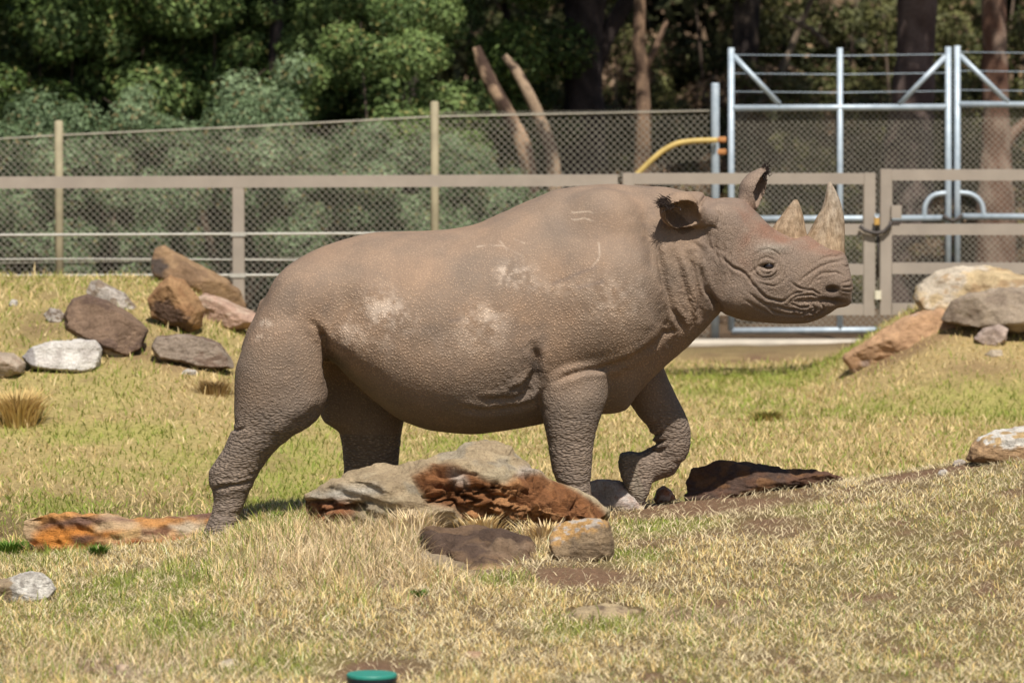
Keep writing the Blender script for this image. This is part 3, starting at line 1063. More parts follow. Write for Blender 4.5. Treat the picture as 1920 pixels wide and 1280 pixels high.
# shoulders and withers
loft_x([(985, 560, 640, .05), (1010, 505, 690, .14), (1040, 462, 714, .20), (1080, 436, 704, .228), (1120, 426, 692, .238), (1160, 430, 686, .232), (1195, 450, 666, .208), (1222, 488, 640, .155), (1240, 535, 605, .06)], 0.045, yc=0.205, p=2.3)
ellip(P(1130, 420, 0) + np.array([0, .20, 0]), (.15, .12, .16), 0.06, mirror=True)
# neck roll behind the jaw and the hump of skin on the nape
loft_x([(1238, 460, 600, .05), (1250, 410, 650, .16), (1265, 385, 652, .205), (1285, 378, 648, .21), (1302, 385, 632, .195), (1318, 410, 605, .13)], 0.018, p=2.2)
loft_x([(1268, 385, 420, .05), (1285, 365, 430, .10), (1305, 361, 430, .115), (1320, 364, 425, .10), (1327, 378, 415, .05)], 0.02, p=2.1)
# armpit, flank hollow and belly creases
for sg in (-1, 1):
    q_ = np.array([0, sg, 0])
    chain([P(1000, 640, 0) + q_ * .475, P(1005, 672, 0) + q_ * .452, P(1004, 705, 0) + q_ * .425, P(992, 735, 0) + q_ * .40], [.008, .022, .03, .03], 0.05, carve=True)
    ellip(P(640, 570, 0) + q_ * .52, (.12, .11, .13), 0.10, carve=True)
# hips (pelvis points)
ellip(P(580, 565, 0) + np.array([0, .22, 0]), (.17, .17, .18), 0.08, mirror=True)
# near hind leg
loft_z([(505, 545, 592, -.215, .06), (540, 516, 607, -.225, .13), (580, 489, 609, -.232, .175), (620, 468, 606, -.238, .196), (660, 452, 611, -.243, .203), (700, 441, 614, -.247, .2), (740, 440, 614, -.25, .188),
        (772, 439, 605, -.252, .172), (795, 440, 584, -.255, .158), (815, 430, 552, -.255, .142), (840, 420, 522, -.255, .128), (865, 404, 500, -.255, .112), (885, 392, 486, -.255, .103), (902, 391, 477, -.255, .097),
        (920, 398, 468, -.255, .088), (940, 400, 460, -.255, .08), (960, 397, 452, -.255, .082), (980, 389, 447, -.255, .092), (1000, 380, 446, -.255, .1), (1016, 376, 448, -.255, .1)], 0.032, -0.255)
# far hind leg
loft_z([(560, 560, 700, .2, .13), (620, 575, 750, .22, .16), (700, 600, 765, .235, .17), (750, 596, 764, .24, .16), (785, 603, 758, .24, .145), (812, 637, 753, .24, .125), (850, 643, 749, .24, .105), (890, 645, 746, .24, .095),
        (925, 646, 746, .24, .09), (950, 643, 750, .24, .095), (980, 638, 758, .24, .105)], 0.03, 0.24)
# near front leg
loft_z([(630, 1020, 1115, -.2, .08), (665, 1006, 1136, -.225, .13), (700, 1003, 1141, -.24, .147), (740, 1010, 1139, -.25, .142), (770, 1016, 1129, -.255, .128), (800, 1021, 1120, -.255, .115), (830, 1026, 1114, -.255, .104),
        (860, 1031, 1111, -.255, .096), (885, 1036, 1109, -.255, .088), (902, 1043, 1107, -.255, .083), (925, 1043, 1109, -.255, .085), (950, 1036, 1114, -.255, .094), (975, 1031, 1118, -.255, .1)], 0.018, -0.255)
# tail hanging behind the rump
chain([P(498, 572, .02), P(480, 625, .03), P(466, 680, .05), P(462, 735, .06), P(466, 790, .06)], [.034, .026, .021, .018, .022], 0.02)
# far front leg, lifted and folded
YF = 0.235
loft_z([(640, 1120, 1235, .2, .10), (680, 1140, 1243, .22, .125), (710, 1150, 1254, YF, .13), (740, 1170, 1268, YF, .122), (765, 1186, 1281, YF, .112), (785, 1200, 1289, YF, .102), (805, 1218, 1294, YF, .092),
        (825, 1226, 1294, YF, .083), (845, 1230, 1291, YF, .076), (862, 1237, 1283, YF, .06)], 0.02, YF)
px = lambda r: r / 408.0
chain([P(1262, 838, YF), P(1244, 866, YF), P(1220, 872, YF), P(1200, 882, YF)], [px(28), px(28), px(29), px(31)], 0.02)
# hoof: a block whose sole looks backwards
hoof_pts = [(1163, 850), (1182, 846), (1206, 850), (1224, 868), (1226, 890), (1216, 920), (1203, 946), (1193, 943), (1178, 922), (1164, 893), (1159, 868)]


def hoof():
    poly = np.array([P(u, v, YF)[[0, 2]] for u, v in hoof_pts])
    m = 0.04
    s, x, y, z = FLD.sub((poly[:, 0].min() - m, YF - .12, poly[:, 1].min() - m), (poly[:, 0].max() + m, YF + .12, poly[:, 1].max() + m))
    d = poly_sdf(x[:, 0, 0][:, None] + 0 * z[0, 0][None], 0 * x[:, 0, 0][:, None] + z[0, 0][None], poly)[:, None, :]
    wy = np.abs(y - YF) - 0.082
    q = np.where((d > -.03) & (wy > -.03), np.sqrt(np.maximum(d + .03, 0) ** 2 + np.maximum(wy + .03, 0) ** 2) - .03, np.maximum(d, wy))
    FLD.union(s, q, 0.012)


hoof()
# head
loft_x([(1288, 440, 535, .09, .5), (1308, 398, 562, .15, .48), (1332, 374, 577, .178, .45), (1360, 371, 588, .185, .45), (1385, 373, 597, .18, .46), (1405, 385, 602, .172, .46), (1425, 403, 604, .163, .45), (1450, 427, 606, .152, .42),
        (1480, 439, 608, .142, .42), (1510, 441, 607, .132, .42), (1535, 449, 600, .125, .42), (1555, 460, 589, .12, .44), (1570, 468, 579, .115, .45), (1580, 476, 574, .108, .46), (1587, 488, 570, .096, .45), (1593, 505, 563, .078, .45), (1596, 520, 556, .05, .45)],
       0.022, p=2.25)
ellip(P(1382, 540, 0) + np.array([0, .105, 0]), (.11, .07, .10), 0.03, mirror=True)     # jowl
ellip(P(1345, 420, 0) + np.array([0, .13, 0]), (.09, .06, .09), 0.04, mirror=True)      # ear base muscle
ellip(P(1440, 462, 0) + np.array([0, .112, 0]), (.07, .04, .028), 0.03, mirror=True)    # brow
ellip(P(1438, 500, 0) + np.array([0, .128, 0]), (.052, .033, .042), 0.012, mirror=True)  # lids
ellip(P(1568, 530, 0) + np.array([0, .075, 0]), (.05, .042, .045), 0.02, mirror=True)   # nostril cushion
ellip(P(1525, 482, 0), (.13, .09, .05), 0.04)                                          # horn boss
ellip(P(1465, 460, 0), (.10, .085, .035), 0.03)
ellip(P(1583, 562, 0), (.035, .05, .03), 0.02)                                          # lip
ellip(P(1437, 497, 0) + np.array([0, .172, 0]), (.045, .042, .0155), 0.005, mirror=True, carve=True)   # eye opening
ellip(P(1557, 541, 0) + np.array([0, .122, 0]), (.033, .04, .020), 0.008, mirror=True, carve=True)   # nostril
for sg in (-1, 1):
    yy = np.array([0, sg * 1.0, 0])
    chain([P(1482, 563, 0) + yy * .121, P(1512, 562, 0) + yy * .116, P(1540, 562, 0) + yy * .108, P(1565, 564, 0) + yy * .09, P(1584, 568, 0) + yy * .055], [.005, .009, .012, .012, .009], 0.006, carve=True)


def ear(A, B, o, rs, shift, thick, s0=0.22):
    """pinna from base A to tip B; o = direction its cup opens"""
    A, B, o = np.array(A, float), np.array(B, float), np.array(o, float)
    d = B - A
    Lg = np.linalg.norm(d)
    t_ = d / Lg
    o = o - t_ * (o @ t_)
    o /= np.linalg.norm(o)
    m = 0.13
    s, x, y, z = FLD.sub(np.minimum(A, B) - m, np.maximum(A, B) + m)
    px_, py_, pz_ = x - A[0], y - A[1], z - A[2]
    tt = (px_ * t_[0] + py_ * t_[1] + pz_ * t_[2]) / Lg
    ks, vs2 = [a for a, b in rs], [b for a, b in rs]
    r = pch(tt, ks, vs2)
    ao = px_ * o[0] + py_ * o[1] + pz_ * o[2]
    q2 = px_ ** 2 + py_ ** 2 + pz_ ** 2 - (tt * Lg) ** 2
    side2 = np.maximum(q2 - ao ** 2, 0)
    end = np.maximum(np.maximum(tt - 1, -tt) * Lg, 0)
    g = np.sqrt(side2 + (ao * 1.15) ** 2) - r + end
    FLD.union(s, g, 0.02)
    rc = np.maximum(r - thick, 0) * np.clip((tt - s0) / 0.2, 0, 1) ** .5
    gc = np.sqrt(side2 + ((ao - shift) * 0.8) ** 2) - rc - 0.4 * 0
    gc = np.where(rc <= 0.001, 1, gc)
    FLD.carve(s, gc, 0.005)


NEAR_TIP = P(1240, 382, -.325)
ear(P(1333, 413, -.165), NEAR_TIP, (-.25, -.92, -.26), [(0, .045), (.2, .047), (.42, .068), (.6, .088), (.78, .074), (.9, .045), (1, .012)], .040, .014, 0.30)
FAR_TIP = P(1434, 314, .16)
ear(P(1393, 398, .12), FAR_TIP, (.86, -.40, -.30), [(0, .05), (.25, .06), (.5, .078), (.7, .066), (.88, .034), (1, .010)], .032, .012, 0.2)

V, Q = surface_nets(FLD.f, FLD.lo, VOX)
del FLD.f
V = laplace(V, Q, 5, 0.5)
N = vnormals(V, Q)
RU, RV = to_px(V[:, 0], V[:, 1], V[:, 2])
near = V[:, 1] < 0.0
face_near = sstep(-0.05, 0.35, -N[:, 1])


WU = RU + 3.2 * fbm(V[:, 0] * 28, V[:, 1] * 10, V[:, 2] * 28, 3, 91)
WV = RV + 3.2 * fbm(V[:, 0] * 28 + 50, V[:, 1] * 10, V[:, 2] * 28, 3, 93)


def pl_dist(poly):
    d = np.full(len(V), 1e9)
    tt = np.zeros(len(V))
    for i in range(len(poly) - 1):
        a, b = np.array(poly[i], float), np.array(poly[i + 1], float)
        e = b - a
        t = np.clip(((WU - a[0]) * e[0] + (WV - a[1]) * e[1]) / (e @ e), 0, 1)
        q = np.hypot(WU - a[0] - e[0] * t, WV - a[1] - e[1] * t)
        tt = np.where(q < d, (i + t) / (len(poly) - 1), tt)
        d = np.minimum(d, q)
    return d, tt


def circle(cu, cv, ru, rv, a0, a1, n=14):
    return [(cu + ru * math.cos(math.radians(a)), cv - rv * math.sin(math.radians(a))) for a in np.linspace(a0, a1, n)]


def spl(p, n=5):
    p = np.array(p, float)
    if len(p) < 3:
        return p
    t = np.arange(len(p))
    q = np.linspace(0, len(p) - 1, (len(p) - 1) * n + 1)
    return np.stack([pch(q, t, p[:, 0]), pch(q, t, p[:, 1])], 1)


# creases: polyline, depth (mm), half width (px), swelling beside it (mm)
FOLDS = [
    ([(1001, 648), (1006, 672), (1004, 700), (992, 722), (975, 738)], 22, 7, 8), ([(900, 752), (945, 748), (985, 740), (1004, 722)], 10, 5, 6), ([(955, 735), (980, 722), (998, 705)], 9, 4, 5),
    ([(860, 765), (910, 768), (960, 762), (1005, 750)], 6, 5, 5), ([(1012, 700), (1010, 740), (1018, 770)], 8, 5, 3),
    ([(1042, 716), (1065, 704), (1095, 695), (1140, 689), (1185, 671), (1220, 650), (1246, 625)], 14, 5, 5),
    ([(1232, 455), (1240, 500), (1249, 545), (1262, 585), (1276, 605), (1280, 618)], 13, 5, 9), ([(1262, 470), (1278, 520), (1290, 560), (1294, 585)], 8, 5, 6),
    ([(1292, 478), (1304, 520), (1312, 560), (1312, 595)], 14, 5, 7), ([(1312, 500), (1322, 535), (1337, 562), (1352, 582)], 18, 6, 5),
    ([(1245, 625), (1265, 616)], 5, 4, 3), ([(1215, 540), (1230, 580), (1238, 615)], 6, 9, 6),
    ([(1205, 400), (1218, 440), (1230, 490)], 8, 10, 7), ([(1324, 366), (1316, 376), (1308, 392)], 12, 4, 4), ([(1300, 455), (1318, 470), (1322, 490)], 8, 4, 4),
    ([(603, 622), (609, 645), (613, 680), (617, 720)], 26, 6, 4), ([(580, 600), (600, 622), (606, 640)], 8, 6, 3),
    ([(436, 803), (446, 806), (460, 800)], 8, 3, 4), ([(405, 916), (425, 912), (450, 908), (476, 897)], 8, 4, 5), ([(415, 900), (445, 898), (480, 885)], 4, 3, 3), ([(400, 962), (430, 966), (455, 960)], 4, 4, 3),
    ([(545, 800), (575, 785), (602, 765)], 7, 10, 5), ([(480, 620), (520, 600), (560, 590)], 5, 14, 0),
    ([(1212, 812), (1228, 818), (1240, 812)], 14, 4, 7), ([(1215, 828), (1230, 832), (1246, 826)], 12, 4, 6), ([(1222, 845), (1236, 846), (1252, 838)], 9, 3, 5), ([(1040, 905), (1075, 912), (1108, 905)], 5, 4, 4),
    # face
    (circle(1437, 499, 24, 21, 150, 395), 5, 2.2, 2), (circle(1437, 500, 29, 25, 205, 360), 5, 2.2, 2), (circle(1438, 497, 17, 14, 10, 200), 4, 2.0, 1.5), (circle(1437, 500, 15, 13, 190, 350), 3.5, 1.8, 1.5),
    (circle(1438, 492, 30, 24, 30, 150), 3, 2.0, 1.5),
    ([(1404, 512), (1416, 505), (1424, 498)], 4, 2, 1.5), ([(1452, 495), (1460, 493)], 4, 2, 1), ([(1350, 478), (1372, 500), (1398, 514), (1412, 532), (1430, 552), (1448, 562), (1466, 565), (1480, 557)], 6.5, 2.6, 4),
    ([(1480, 557), (1492, 550), (1512, 546)], 4, 2, 2), ([(1425, 532), (1448, 536), (1470, 527), (1476, 515)], 3, 2, 2), ([(1478, 488), (1474, 505), (1468, 520)], 3, 2, 1.5), ([(1490, 460), (1486, 478), (1484, 498)], 3, 2, 1.5),
    ([(1480, 528), (1500, 540), (1520, 545), (1538, 552)], 5, 2.2, 2.5), ([(1500, 528), (1518, 512), (1540, 500), (1560, 492), (1584, 488)], 5, 2.2, 2.5), ([(1520, 530), (1532, 518), (1548, 511), (1566, 510), (1580, 516)], 5, 2.2, 2.5),
    ([(1510, 540), (1528, 528), (1542, 520)], 3, 2, 1.5), ([(1536, 488), (1556, 481), (1583, 478)], 4, 2, 2), ([(1583, 498), (1592, 500)], 4, 2, 1.5), ([(1580, 530), (1595, 527)], 4, 1.8, 2), ([(1580, 538), (1597, 536)], 4, 1.8, 2), ([(1579, 546), (1596, 546)], 4, 1.8, 2),
    ([(1480, 566), (1492, 556), (1515, 553), (1535, 557)], 4, 2, 2), ([(1480, 568), (1500, 576), (1520, 574)], 5, 2.2, 2.5), ([(1458, 572), (1480, 582), (1510, 583), (1530, 577)], 5, 2.2, 2.5), ([(1440, 578), (1465, 590), (1495, 592)], 4, 2.2, 2.5),
    ([(1522, 570), (1530, 580), (1526, 590)], 5, 2, 2), ([(1538, 568), (1545, 578), (1540, 586)], 5, 2, 2), ([(1500, 592), (1515, 586), (1528, 588)], 4, 2, 2.5), ([(1510, 598), (1530, 592), (1545, 582)], 4, 2, 2.5),
    ([(1400, 545), (1425, 565), (1450, 578)], 3, 2.5, 2), ([(1395, 560), (1420, 578), (1445, 590)], 2.5, 2.5, 2), ([(1330, 440), (1328, 455), (1335, 470)], 5, 3, 3), ([(1345, 450), (1342, 470), (1350, 490)], 4, 3, 3), ([(1358, 455), (1358, 480), (1362, 505)], 4, 3, 3), ([(1368, 470), (1368, 495), (1366, 515)], 4, 3, 3),
    ([(1318, 430), (1330, 425), (1345, 430)], 4, 3, 2), ([(1340, 395), (1350, 405), (1348, 420)], 4, 3, 2), ([(1448, 432), (1465, 443), (1480, 446), (1512, 438)], 5, 2.4, 2), ([(1512, 436), (1540, 455), (1562, 466), (1585, 470)], 5, 2.4, 2),
]
disp = np.zeros(len(V))
headm = sstep(1300, 1330, RU) * sstep(700, 640, RV)
for (pl, dep, wpx, sw) in FOLDS:
    d, t = pl_dist(spl(pl))
    taper = np.clip(np.minimum(t, 1 - t) * 5 + 0.25, 0, 1)
    mask = np.where(V[:, 1] < 0.02, 1.0, headm)
    if 1190 < pl[0][0] < 1260 and pl[0][1] > 800:      # lifted far leg
        mask = (RV > 770).astype(float)
    else:
        mask = np.where((RU > 1165) & (RU < 1300) & (RV > 690), 0, mask)
    if pl[0][0] > 1300:
        dep, sw, wpx = dep * 1.5, sw * .75, wpx * .85
    h = -dep * np.exp(-(d / wpx) ** 2) + sw * np.exp(-((d - 2.3 * wpx) / (1.3 * wpx)) ** 2)
    disp += 0.001 * h * taper * mask * sstep(-0.1, 0.25, np.abs(N[:, 1]) + 0.15)
# slow muscle and rib undulation, wrinkled skin where it bends
disp += 0.006 * fbm(V[:, 0] * 7, V[:, 1] * 7, V[:, 2] * 7, 3, 71)
leg = np.maximum(sstep(730, 840, RV) * (1 - ((RU > 620) & (RU < 1012) & (RV < 815))), 0)
wr = fbm(V[:, 0] * 16, V[:, 1] * 16, V[:, 2] * 60, 3, 77)
disp += 0.0032 * wr * leg
neckw = blob(RU, RV, 1285, 560, 45, 90) + 0.7 * blob(RU, RV, 1345, 450, 35, 60) + blob(RU, RV, 980, 720, 60, 40) + 0.8 * blob(RU, RV, 1520, 580, 60, 30)
wr2 = np.abs(fbm((V[:, 0] + V[:, 2] * .4) * 55, V[:, 1] * 30, V[:, 2] * 26, 3, 79))
disp += -0.006 * np.clip(0.25 - wr2, 0, 1) / 0.25 * np.clip(neckw, 0, 1) * 0.7
V = V + N * disp[:, None]

# skin colour (dust, scuffs, stains, worn and plain darker patches of the hide)
n1 = fbm(V[:, 0] * 5, V[:, 1] * 5, V[:, 2] * 5, 4, 81)
n2 = fbm(V[:, 0] * 18, V[:, 1] * 18, V[:, 2] * 18, 4, 83)
HIDE, HIDE2 = np.array([.262, .178, .122]), np.array([.212, .156, .116])
cc = mixc(np.tile(HIDE, (len(V), 1)), HIDE2, np.clip(0.5 + 1.2 * n1, 0, 1))
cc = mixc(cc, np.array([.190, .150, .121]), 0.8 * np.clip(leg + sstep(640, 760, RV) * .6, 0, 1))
cc = mixc(cc, np.array([.228, .172, .135]), 0.7 * headm)
n3 = fbm(V[:, 0] * 55, V[:, 1] * 55, V[:, 2] * 55, 2, 85)
for (cu, cv, ru, rv, w) in [(715, 585, 26, 32, .9), (752, 595, 14, 24, .8), (775, 598, 10, 20, .5), (910, 600, 36, 30, .6), (962, 515, 30, 22, .8), (1030, 540, 60, 20, .25), (1150, 560, 60, 50, .3), (640, 620, 30, 40, .3), (495, 605, 16, 8, .7), (490, 632, 12, 6, .8), (700, 620, 60, 60, .25), (880, 640, 70, 30, .25)]:
    cc = mixc(cc, np.array([.50, .40, .32]), np.clip(w * blob(RU, RV, cu, cv, ru, rv) * (0.55 + 1.8 * n2 + 1.6 * n3), 0, .8) * near)
for (cu, cv, ru, rv, w) in [(990, 640, 34, 44, .75), (1005, 690, 20, 40, .6), (960, 740, 50, 22, .5), (1215, 440, 24, 70, .5), (610, 570, 22, 30, .45), (560, 560, 40, 30, .2), (800, 620, 40, 18, .25), (530, 780, 50, 20, .3), (870, 700, 90, 24, .2), (1180, 650, 60, 16, .4), (1260, 560, 30, 60, .35)]:  # darker tint over armpit, belly crease, flank, shoulder fold and neck
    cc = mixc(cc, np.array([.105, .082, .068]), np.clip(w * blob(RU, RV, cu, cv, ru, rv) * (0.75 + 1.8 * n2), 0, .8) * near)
for pl in ([(1072, 398), (1100, 397), (1122, 402)], [(1072, 412), (1095, 410), (1118, 414)], [(895, 462), (930, 460), (960, 470), (982, 484)], [(938, 452), (950, 470)], [(1110, 500), (1124, 478), (1122, 455)], [(965, 450), (985, 456)]):
    d, t = pl_dist(spl(pl))
    cc = mixc(cc, np.array([.46, .37, .29]), 0.6 * np.exp(-(d / 1.5) ** 2) * near * np.clip(.8 + 2 * n2, 0, 1))
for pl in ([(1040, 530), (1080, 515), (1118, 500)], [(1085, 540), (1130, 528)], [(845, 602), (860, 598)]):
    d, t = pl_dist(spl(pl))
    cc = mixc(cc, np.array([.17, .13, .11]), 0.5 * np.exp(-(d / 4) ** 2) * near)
hm = headm * np.clip(1 + 1.8 * n2, 0, 1.6)
for (cu, cv, ru, rv, w) in [(1470, 446, 40, 9, .9), (1435, 430, 30, 22, .6), (1405, 405, 26, 26, .5), (1520, 452, 30, 16, .7), (1398, 455, 14, 40, .5), (1560, 472, 24, 8, .6), (1345, 365, 30, 10, .3)]:
    cc = mixc(cc, np.array([.215, .115, .078]), np.clip(w * blob(RU, RV, cu, cv, ru, rv) * hm, 0, .8))
cc = mixc(cc, np.array([.34, .29, .24]), np.clip(.8 * blob(RU, RV, 1448, 466, 30, 8), 0, 1) * headm)
cc = mixc(cc, np.array([.12, .085, .065]), np.clip(1.0 * blob(RU, RV, 1560, 562, 26, 9) + .9 * blob(RU, RV, 1558, 545, 14, 10) + .5 * blob(RU, RV, 1525, 585, 40, 14), 0, .85) * headm)
# hooves
hf = np.maximum(sstep(985, 1000, RV) * (RU < 470) * .5, in_poly(RU, RV, [(1150, 840), (1195, 846), (1196, 890), (1215, 935), (1205, 955), (1150, 930)]) * .7)
cc = mixc(cc, np.array([.20, .165, .125]), hf)
# inside of the near ear is tinted darker
ein = np.maximum(in_poly(RU, RV, [(1236, 382), (1250, 382), (1275, 402), (1303, 430), (1290, 436), (1278, 440), (1260, 428), (1243, 408)]) * (V[:, 1] < -.15), 0)
cc = mixc(cc, np.array([.16, .105, .07]), ein)
base = np.array([V[:, 0].mean(), 0.0, 0.02])
rhino = empty('rhinoceros', base)
tag(rhino, 'grey-brown two-horned rhinoceros striding over the rocks with one foreleg lifted', 'rhinoceros')


def hide_mat():
    t = NT('rhino_hide')
    a = t.n('Attribute', attribute_name='col').outputs['Color']
    lg = t.n('Attribute', attribute_name='leg').outputs['Fac']
    hd = t.n('Attribute', attribute_name='head').outputs['Fac']
    co = t.obj()
    wn_ = t.n('TexNoise', i_Scale=14.0, i_Detail=3.0)
    t.l(co, wn_.inputs['Vector'])
    wp = t.mix(0.03, co, wn_.outputs['Color'], 'ADD')
    v1 = t.n('TexVoronoi', feature='F1', i_Scale=92.0, i_Randomness=0.9)
    t.l(wp, v1.inputs['Vector'])
    mp = t.n('Mapping')
    mp.inputs['Scale'].default_value = (0.62, 0.62, 1.45)
    mp.inputs['Rotation'].default_value = (0, 0.16, 0)
    t.l(wp, mp.inputs['Vector'])
    v2 = t.n('TexVoronoi', feature='F1', i_Scale=80.0, i_Randomness=0.85)
    t.l(mp.outputs[0], v2.inputs['Vector'])
    pb = t.n('Attribute', attribute_name='peb').outputs['Fac']
    dist = t.mix(lg, v1.outputs['Distance'], v2.outputs['Distance'])
    dome = t.ramp(v1.outputs['Distance'], [(0.0, (1, 1, 1)), (0.2, (.85, .85, .85)), (0.48, (.08, .08, .08)), (0.8, (0, 0, 0))])
    plate = t.ramp(v2.outputs['Distance'], [(0.0, (1, 1, 1)), (0.45, (.72, .72, .72)), (0.8, (0, 0, 0))])
    peb = t.mix(lg, dome, plate)
    # dusty pebble tops, darker joints
    k = t.ramp(dist, [(0.05, (1.95, 1.90, 1.80)), (0.22, (1.35, 1.33, 1.30)), (0.38, (.95, .95, .94)), (0.7, (.80, .79, .78))])
    fine = t.noise(160, 4, 0.7, co)
    k2 = t.ramp(fine, [(0.3, (.86, .86, .86)), (0.7, (1.14, 1.13, 1.12))])
    k3 = t.ramp(t.noise(7, 5, 0.65, co), [(0.3, (.86, .87, .88)), (0.7, (1.12, 1.10, 1.06))])
    st = t.math('MULTIPLY', pb, t.math('SUBTRACT', 0.9, t.math('MULTIPLY', hd, 0.6)))
    c = t.mix(st, a, t.mix(1.0, a, k, 'MULTIPLY'))
    c = t.mix(1.0, c, k2, 'MULTIPLY')
    c = t.mix(1.0, c, k3, 'MULTIPLY')
    t.l(c, t.b.inputs['Base Color'])
    t.b.inputs['Roughness'].default_value = 0.72
    t.b.inputs['Specular IOR Level'].default_value = 0.22
    hgt = t.math('MULTIPLY', peb, t.math('ADD', 0.55, t.math('MULTIPLY', lg, 0.75)))
    hgt = t.math('MULTIPLY', hgt, t.math('SUBTRACT', 1.0, t.math('MULTIPLY', hd, 0.55)))
    hgt = t.math('MULTIPLY', hgt, pb)
    b1 = t.bump(hgt, 0.8, 0.0062)
    # fine crinkled lines
    mp2 = t.n('Mapping')
    mp2.inputs['Scale'].default_value = (1.5, 1.0, 0.7)
    mp2.inputs['Rotation'].default_value = (0, 0.5, 0)
    t.l(wp, mp2.inputs['Vector'])
    cr = t.n('TexVoronoi', feature='DISTANCE_TO_EDGE', i_Scale=72.0)
    t.l(mp2.outputs[0], cr.inputs['Vector'])
    ch = t.ramp(cr.outputs['Distance'], [(0.0, (0, 0, 0)), (0.12, (1, 1, 1))])
    ch = t.math('MULTIPLY', ch, t.math('ADD', t.math('MULTIPLY', hd, 0.8), 0.0))
    b2 = t.bump(ch, 0.75, 0.0035, b1)
    t.l(b2, t.b.inputs['Normal'])
    return t.m


legattr = np.clip(leg + 0.35 * sstep(690, 800, RV) + 0.3 * sstep(560, 430, RU) + .4 * np.clip(neckw, 0, 1), 0, 1)
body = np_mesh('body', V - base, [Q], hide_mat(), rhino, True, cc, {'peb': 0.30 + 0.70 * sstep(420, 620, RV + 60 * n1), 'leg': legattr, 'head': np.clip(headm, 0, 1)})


# horns
def horn(name, L_, R_, wfac, cols):
    """left and right outline from base to tip"""
    n = 22
    Lp, Rp = spl(L_, 8), spl(R_, 8)
    rs = lambda p: np.stack([np.interp(np.linspace(0, 1, n), np.linspace(0, 1, len(p)), p[:, k]) for k in (0, 1)], 1)
    Lp, Rp = rs(Lp), rs(Rp)
    V_, F_, C_ = [], [], []
    seg = 28
    for i in range(n):
        a, b = P(*Lp[i]), P(*Rp[i])
        c = (a + b) / 2
        h = (b - a) / 2
        r = np.linalg.norm(h)
        for k in range(seg):
            q = 2 * math.pi * k / seg
            bump_ = 1 + 0.035 * vnoise(k * 0.9, i * 0.35, 0, 5) + 0.02 * vnoise(k * 2.1, i * .8, 0, 6)
            V_.append(c + (h * math.cos(q) + np.array([0, r * wfac[0] * (1 - i / n) + r * wfac[1] * i / n, 0]) * math.sin(q)) * bump_)
            t = i / n + 0.25 * float(vnoise(k * 0.7, i * 0.25, 0, 8))
            C_.append(t)
    V_.append((P(*Lp[-1]) + P(*Rp[-1])) / 2 + (P(*Lp[-1]) + P(*Rp[-1]) - P(*Lp[-4]) - P(*Rp[-4])) * .06)
    C_.append(1.0)
    Fq = [[i * seg + k, i * seg + (k + 1) % seg, (i + 1) * seg + (k + 1) % seg, (i + 1) * seg + k] for i in range(n - 1) for k in range(seg)]
    tip = len(V_) - 1
    Ft = [[(n - 1) * seg + k, (n - 1) * seg + (k + 1) % seg, tip] for k in range(seg)]
    C_ = np.clip(np.array(C_), 0, 1)
    col = mixc(np.tile(np.array(cols[0]), (len(V_), 1)), np.array(cols[1]), C_)
    return np_mesh(name, np.array(V_) - base, [np.array(Fq), np.array(Ft)], horn_m, rhino, True, col)


def horn_mat():
    t = NT('horn')
    a = t.n('Attribute', attribute_name='col').outputs['Color']
    co = t.obj()
    mp = t.n('Mapping')
    mp.inputs['Scale'].default_value = (1, 1, 0.25)
    mp.inputs['Rotation'].default_value = (0, 0.12, 0)
    t.l(co, mp.inputs['Vector'])
    n_ = t.noise(70, 6, 0.75, mp.outputs[0])
    k = t.ramp(n_, [(0.28, (.42, .36, .30)), (0.45, (.85, .82, .78)), (0.7, (1.45, 1.42, 1.4))])
    nb = t.noise(22, 4, 0.7, co)
    k2 = t.ramp(nb, [(0.35, (.72, .66, .58)), (0.65, (1.25, 1.25, 1.22))])
    t.l(t.mix(1.0, t.mix(1.0, a, k, 'MULTIPLY'), k2, 'MULTIPLY'), t.b.inputs['Base Color'])
    t.b.inputs['Roughness'].default_value = 0.6
    t.l(t.bump(n_, 0.7, 0.008), t.b.inputs['Normal'])
    return t.m


horn_m = horn_mat()
horn('horn', [(1508, 452), (1519, 431), (1531, 408), (1542, 387), (1548, 364), (1551, 345)], [(1585, 488), (1584, 455), (1584, 425), (1581, 398), (1572, 368), (1558, 341)], (.72, .8), [(.30, .22, .145), (.30, .26, .215)])
horn('horn', [(1436, 448), (1449, 426), (1462, 408), (1474, 392), (1488, 375)], [(1516, 452), (1511, 430), (1507, 408), (1502, 390), (1496, 375)], (.62, .8), [(.28, .20, .13), (.30, .235, .17)])

# eyes
t = NT('dark_eye')
t.l(t.ramp(t.noise(40, 2, .5, t.obj()), [(.4, (.006, .004, .004)), (.6, (.02, .012, .01))]), t.b.inputs['Base Color'])
t.b.inputs['Roughness'].default_value = 0.08
t.b.inputs['Specular IOR Level'].default_value = 0.6
M_EYE = t.m
for sg in (-1, 1):
    c = P(1438, 498, 0) + np.array([0, sg * .131, 0]) - base
    vs_, fs_ = [], []
    for i in range(9):
        for k in range(14):
            th_, ph = math.pi * (i + .5) / 9, 2 * math.pi * k / 14
            vs_.append(c + .026 * np.array([math.sin(th_) * math.cos(ph), math.sin(th_) * math.sin(ph), math.cos(th_)]))
    fs_ = [[i * 14 + k, (i + 1) * 14 + k, (i + 1) * 14 + (k + 1) % 14, i * 14 + (k + 1) % 14] for i in range(8) for k in range(14)]
    np_mesh('eye', vs_, [np.array(fs_)], M_EYE, rhino)

M_HAIR = simple_mat('dark_ear_hair', (.035, .024, .02), 0.6, .3, 20)


